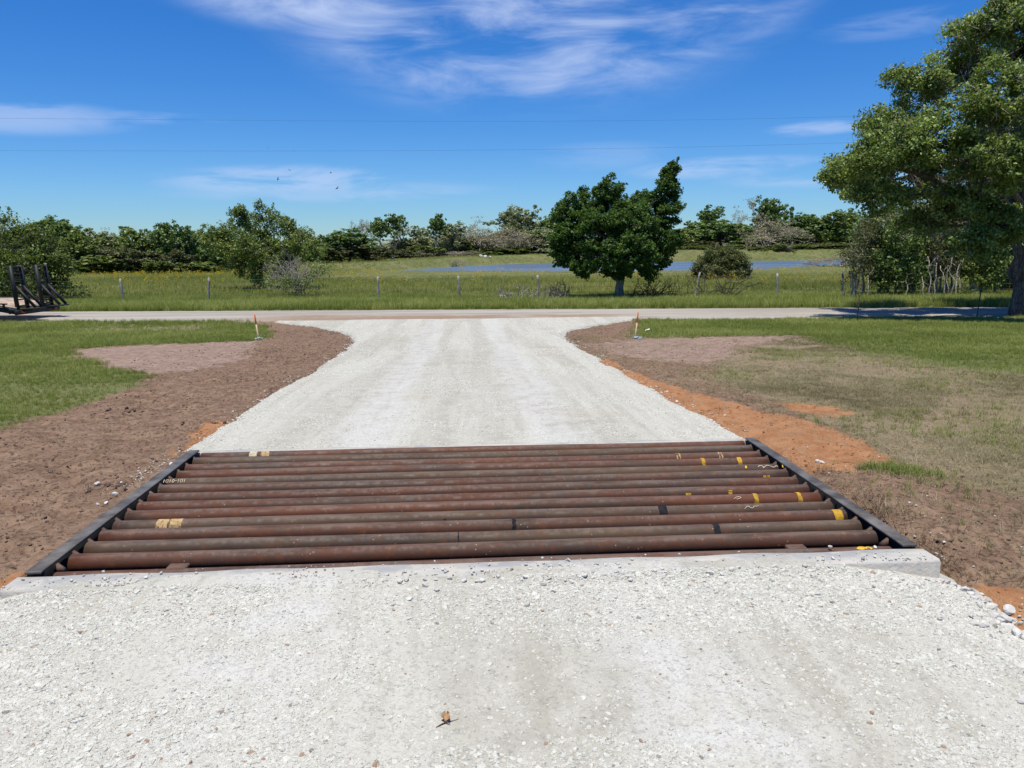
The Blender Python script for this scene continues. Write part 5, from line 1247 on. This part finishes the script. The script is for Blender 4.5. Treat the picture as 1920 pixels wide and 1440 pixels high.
for px, ty, by, Y, lab in ((1607, 530, 604, 24.4, 'thin rusty steel post in the grass left of the oak'), (1831, 548, 600, 25.0, 'thin dark steel post standing close to the oak trunk')):
    g = gpt(*at(px, by, Y)[:2]); h = at(px, ty, Y)[2]-g[2]; lean = 0.06 if px > 1700 else 0.02
    o = tag(empty('steel_post', g), lab, 'post'); o.rotation_euler = (0, lean, 0)
    MB().box((-.018, -.003, -.3), (.018, .003, h)).build('flange', M['rustpost'], o); MB().box((-.003, .0031, -.3), (.003, .032, h)).build('rib', M['rustpost'], o)
    for z in np.arange(.25, h-.05, .12): MB().box((-.010, -.010, z), (.010, -.0031, z+.015)).build('stud', M['rustpost'], o)
for px, ty, by, Y, lean, lab in ((485, 590, 636, 20.1, -.10, 'orange-topped wooden survey stake at the left mouth of the driveway'), (1191, 591, 634, 18.9, .09, 'orange-topped wooden survey stake at the right mouth of the driveway')):
    g = gpt(*at(px, by, Y)[:2]); o = tag(empty('survey_stake', g), lab, 'stake'); o.rotation_euler = (0.03, lean, 0.4); h = .66
    MB().box((-.019, -.005, -.25), (.019, .005, h*.60)).build('lath', M['stake'], o); MB().box((-.0195, -.0055, h*.6005), (.0195, .0055, h), .002).build('painted_top', M['orange'], o)
    rg_ = np.random.default_rng(int(px)); import bmesh
    bm = bmesh.new(); bmesh.ops.create_icosphere(bm, subdivisions=3, radius=1)
    for v in bm.verts:
        c = v.co; n_ = .20*math.sin(c.x*5+px)*math.sin(c.y*6)+.14*math.sin(c.z*9+c.x*4)+.10*rg_.normal()*.5; v.co = Vector((c.x*.13, c.y*.09, c.z*.045+.02))*(1+n_)
    me = bpy.data.meshes.new('plastic_bag'); bm.to_mesh(me); bm.free(); me.materials.append(M['bag'])
    tag(obj('plastic_bag', me, loc=(g[0]+(.03 if px < 900 else .02), g[1]-.10, g[2])), 'crumpled blue-grey plastic bag at the foot of the %s survey stake' % ('left' if px < 900 else 'right'), 'bag')
rg_ = np.random.default_rng(4); g = gpt(*at(1214, 625, 20.2)[:2]); mb = MB()
V = np.array([(x*.06+rg_.normal(0, .006), y*.04, .03+.05*(x+1)*.5+.015*math.sin(x*4+y*3)) for x in np.linspace(-1, 1, 5) for y in np.linspace(-1, 1, 4)]); q = (np.arange(4)[:, None]*4+np.arange(3)[None]).ravel()
mb.add(V, np.stack([q, q+1, q+5, q+4], 1)); mb.add(V-np.array([0, 0, .006]), np.stack([q, q+4, q+5, q+1], 1))
tag(mb.build('white_litter', M['white'], loc=(g[0], g[1], g[2]+.06)), 'scrap of white litter in the grass right of the right stake', 'litter')

# ------------------------------------------------------------------ trailer with raised ramps
tb = gpt(-16.25, 30.0)
tr = tag(empty('ramp_trailer', (tb[0], tb[1], tb[2]), -0.093), 'black flatbed trailer with two raised loading ramps parked on the road', 'trailer')
def tpart(name, fn, mat): mb = MB(); fn(mb); return mb.build(name, mat, tr)
W2 = 1.15
for s in (-1, 1):
    tpart('frame_rail', lambda m: (m.box((-6.0, s*W2-.04, .55), (-1.2, s*W2+.04, .74)), m.bar((-1.2, s*W2, .645), (0.25, s*W2, .40), .19, .08)), M['black'])
    tpart('side_rail', lambda m: (m.bar((-6, s*(W2+.09), .70), (-.05, s*(W2+.09), .70), .05, .05), [m.box((x-.03, s*(W2+.062)-.028, .50), (x+.03, s*(W2+.062)+.028, .672)) for x in np.arange(-5.8, 0, .8)]), M['black'])
for k, x in enumerate(np.arange(-5.5, .2, .6)):
    z = .57 if x < -1.2 else .57-(x+1.2)*.17
    tpart('cross_member', lambda m: m.box((x-.03, -W2+.05, z-.06), (x+.03, W2-.05, z+.04)), M['black'])
for k, y in enumerate(np.linspace(-1.0, 1.0, 9)):
    tpart('deck_plank', lambda m: (m.box((-6.0, y-.118, .745), (-1.2, y+.118, .785)), m.bar((-1.2, y, .765), (.15, y, .535), .04, .236)), M['deck'])
tpart('rear_bumper', lambda m: (m.box((.20, -W2-.12, .30), (.30, W2+.12, .46), .01)), M['black'])
for s in (-1, 1): tpart('tail_light', lambda m: m.box((.301, s*.95-.09, .34), (.325, s*.95+.09, .41), .006), M['redlens'])
for s in (-1, 1):
    rp = obj('loading_ramp', None, tr)
    rp.location = (.16, s*.72, .50); rp.rotation_euler = (0, -0.07, 0)
    def rpart(name, fn, mat=M['black']): mb = MB(); fn(mb); return mb.build(name, mat, rp)
    for e in (-1, 1): rpart('ramp_rail', lambda m: m.bar((0, e*.28, -.05), (0, e*.28, 1.56), .13, .07))
    for z in np.linspace(.10, 1.50, 7): rpart('rung', lambda m: m.bar((0.0, -.244, z), (0.0, .244, z), .05, .11))
    for e in (-1, 1): rpart('support_leg', lambda m: m.bar((.03, e*.20, .80), (.62, e*.20, .0), .09, .06))
    rpart('leg_foot', lambda m: m.box((.05, -.26, -.055), (.70, .26, -.003), .01))
for s in (-1, 1):
    for x in (-4.3, -3.4):
        wh = obj('wheel', None, tr); wh.location = (x, s*(W2-.15), .36)
        th = np.linspace(0, 2*math.pi, 25)[:-1]
        def ring(mb, prof):
            k = len(prof); V = np.array([(r_*math.cos(a), yy, r_*math.sin(a)) for a in th for r_, yy in prof]); n_ = len(th)
            f = [(i*k+j, i*k+j+1, ((i+1) % n_)*k+j+1, ((i+1) % n_)*k+j) for i in range(n_) for j in range(k-1)]; mb.add(V, f)
        mb = MB(); ring(mb, [(.20, -.11), (.33, -.115), (.365, -.08), (.365, .08), (.33, .115), (.20, .11)]); mb.build('tyre', M['tyre'], wh, True)
        mb = MB(); ring(mb, [(.01, -.06), (.12, -.07), (.199, -.10), (.199, .10), (.12, .07), (.01, .06)]); mb.build('rim', M['steel'], wh, True)
    tpart('fender', lambda m: m.box((-4.8, s*(W2+.05)-.10, .745), (-2.9, s*(W2+.05)+.12, .765), .004), M['black'])
tpart('drawbar', lambda m: (m.bar((-6, -.7, .6), (-7.4, 0, .55), .12, .08), m.bar((-6, .7, .6), (-7.4, 0, .55), .12, .08)), M['black'])

# ------------------------------------------------------------------ overhead lines, birds
for nm, lab, rows in (('power_line', 'upper of the two thin power lines crossing the sky', ((-400, 219), (0, 222), (500, 227), (960, 228), (1590, 218), (2300, 190))), ('power_line', 'lower of the two thin power lines crossing the sky', ((-400, 282), (0, 282), (500, 284), (960, 281), (1480, 268), (2300, 240)))):
    P = np.array([at(px, py, 62-0.003*px) for px, py in rows]); t = np.linspace(0, 1, 60); tt = np.linspace(0, 1, len(P))
    cf_ = [np.polyfit(tt, P[:, k], 3 if k == 2 else 1) for k in range(3)]
    mb = MB(); mb.tube(np.stack([np.polyval(c, t) for c in cf_], 1), 0.0045, 5, False); tag(mb.build(nm, M['bird']), lab, 'cable', 'power lines')
for i, (px, py, bank, lab) in enumerate(((503, 277, -.8, 'highest and leftmost of the small soaring birds'), (551, 283, .9, 'soaring bird touching the lower power line'), (543, 319, .25, 'soaring bird midway below the lower power line'), (521, 336, -.9, 'small bird at the left end of the low cloud'), (620, 324, .3, 'faint distant bird above the low cloud'), (632, 353, .6, 'lowest of the soaring birds, in front of the cloud'))):
    o = tag(empty('soaring_bird', at(px, py, 260), i*1.1), lab, 'bird', 'birds circling in the sky'); o.rotation_euler = (0.3, bank, i*.5); o.scale = (.78, .78, .78)
    k = 0.75 if i == 4 else 1.0
    mb = MB(); mb.tube([(0, -.42, 0), (0, -.2, .02), (0, .15, .02), (0, .38, .03), (0, .46, .02)], np.array([.05, .10, .11, .06, .02])*k, 7); mb.build('body', M['bird'], o, True)
    for s in (-1, 1):
        V = np.array([(s*x*k, y*k, z*k) for x, y, z in ((.05, -.16, .05), (.05, .20, .05), (.45, .22, .16), (.45, -.18, .16), (.85, .12, .22), (.85, -.14, .22), (1.0, -.02, .24))]); V2 = V-np.array([0, 0, .02])
        f4 = [(0, 1, 2, 3), (3, 2, 4, 5)]; mb = MB(); mb.add(np.concatenate([V, V2]), f4+[tuple(q+7 for q in f[::-1]) for f in f4], [(5, 4, 6), (12+1-1, 13, 11)]); mb.build('wing', M['bird'], o)
    mb = MB(); mb.box((-.10*k, -.62*k, -.01), (.10*k, -.40*k, .01)); mb.build('tail', M['bird'], o)

# ------------------------------------------------------------------ single stones, stick, clods
rocks = [stone_proto(1000+i, 0.66, 2) for i in range(8)]
for r_ in rocks: r_.materials.append(M['rock'])
def rock(x, y, s, lab, grp, z=None, mat=None, nm='limestone_rock', cat='rock'):
    k = RNG.integers(0, 8); zz = (max(float(H(np.array([x]), np.array([y]))[0]), float(drive_z(np.array([x]), np.array([y]))[0]) if (drive_edges(np.array([y]))[0][0]-.05 < x < drive_edges(np.array([y]))[1][0]+.05) else -9)) if z is None else z
    o = obj(nm, rocks[k], loc=(x, y, zz+s*.14), rot=(RNG.normal(0, .35), RNG.normal(0, .35), RNG.uniform(0, 6.28)), scale=s)
    return tag(o, lab, cat, grp)
g1 = 'rocks at the right shoulder of the near driveway'
for i in range(150):
    y = RNG.uniform(2.55, 3.78); e = float(drive_edges(np.array([y]))[1][0]); x = e+0.07-RNG.exponential(.13)
    rock(x, y, RNG.uniform(.028, .055)*(1.5 if RNG.random() < .12 else 1), 'rounded white limestone rock on the right shoulder of the near driveway', g1)
g2 = 'stones banked against the near footing'
for i in range(70):
    rock(RNG.uniform(-.4, 2.35), GY0-.21-RNG.exponential(.09), RNG.uniform(.02, .042), 'white stone banked against the near concrete footing', g2)
g3 = 'broken stone beside the left beam'
for i in range(24):
    y = RNG.uniform(5.3, 6.35); rock(GX0-.04-RNG.exponential(.07), y, RNG.uniform(.025, .06), 'piece of broken pale stone beside the left beam of the cattle guard', g3)
rock(2.86, 5.86, .075, 'lone white rock on the orange clay right of the cattle guard', None); rock(2.80, 5.80, .05, 'smaller grey-white rock touching the lone white rock on the orange clay', None)
rock(2.66, 3.20, .10, 'largest grey-white rock lying at the right edge of the near gravel', None); rock(2.66, 3.42, .09, 'long pale rock at the right gravel shoulder below the footing corner', None)
rock(GX0+PX0+px_x(1553, 0), GY0+.03, .026, 'single white stone resting on the nearest pipe at right', None, z=-.01)
for i, (px, py, s) in enumerate(((240, 768, .12), (415, 795, .09), (205, 915, .08))):
    p = at(px, py, 1.0)-np.array([0, 0, CAMH]); t_ = 1.0
    for _ in range(30): t_ = t_*0.5+0.5*((float(H(np.array([p[0]*t_]), np.array([p[1]*t_]))[0])-CAMH)/p[2])
    x, y = p[0]*t_, p[1]*t_
    for q in range(7):
        o = obj('soil_clod', cl[q % 4], loc=(x+RNG.normal(0, .09), y+RNG.normal(0, .06), 0), rot=RNG.uniform(0, 6, 3), scale=s*RNG.uniform(.25, .9)); o.location.z = float(H(np.array([o.location.x]), np.array([o.location.y]))[0])+.01
        tag(o, ('dark clod in the lump on the brown soil far left', 'dark clod beside the gravel edge left of the driveway', 'clod near the broken stone by the left beam')[i], 'clod', ('lump of clods on the brown soil', 'clods at the left gravel edge', 'clods by the left beam')[i])
sx, sy = -.098, 2.60; sz = float(drive_z(np.array([sx]), np.array([sy]))[0])
stick = tag(empty('dry_stick', (sx, sy, sz)), 'dry brown twig with a curled dead leaf lying on the near gravel', 'twig'); stick.scale = (.8, .8, .8)
mb = MB(); mb.tube([(-.045, -.022, .004), (-.02, -.004, .006), (.005, .010, .008), (.035, .020, .006), (.062, .036, .004)], (.0014, .0028, .003, .0013, .0008), 6); mb.tube([(0, .008, .012), (.012, -.004, .012), (.02, -.006, .008)], (.003, .003, .002), 5); mb.build('stem', M['twig'], stick, True)
V = []
for a in np.linspace(0, 1, 7):
    for b in np.linspace(-1, 1, 5): ww = .022*math.sin(math.pi*min(1, a*.8+.14)); V.append((.000+b*ww+.004*math.sin(a*9), .006+a*.040+.004*math.sin(b*4), .010+.014*abs(b)+.016*a+.004*math.sin(b*6+a*9)))
V = np.array(V); q = (np.arange(6)[:, None]*5+np.arange(4)[None]).ravel(); mb = MB(); mb.add(V, np.stack([q, q+1, q+6, q+5], 1)); mb.add(V-np.array([0, 0, .0008]), np.stack([q, q+5, q+6, q+1], 1)); mb.build('curled_leaf', M['deadleaf'], stick, True)
# grey rubble heap on the far bank
rb = tag(empty('rubble_heap', at(1472, 469, 150)), 'grey rubble heap on the far bank right of the juniper', 'rubble heap')
rb.location.z = float(H0(np.array([rb.location.x]), np.array([150.]))[0])
for i in range(26): obj('block', rocks[i % 8], rb, (RNG.normal(0, .7), RNG.normal(0, .5), RNG.uniform(0, .5)), RNG.uniform(0, 6, 3), RNG.uniform(.4, 1.0))
for px, py, Y, n_, lab in ((738, 497, 117, 1, 'single grey slab leaning on the bank at the pond left end'), (905, 492, 134, 6, 'white stone lying on the bank at the far side of the pond')):
    for i in range(n_):
        p = at(px+RNG.normal(0, 5)*(n_ > 1), py, Y); o = obj('bank_stone', rocks[i], loc=(p[0], Y, float(H0(np.array([p[0]]), np.array([float(Y)]))[0])+.1), rot=RNG.uniform(0, 6, 3), scale=RNG.uniform(.6, 1.0)*(1.6 if n_ == 1 else .8)); tag(o, lab, 'rock', 'stones on the pond bank' if n_ > 1 else None)
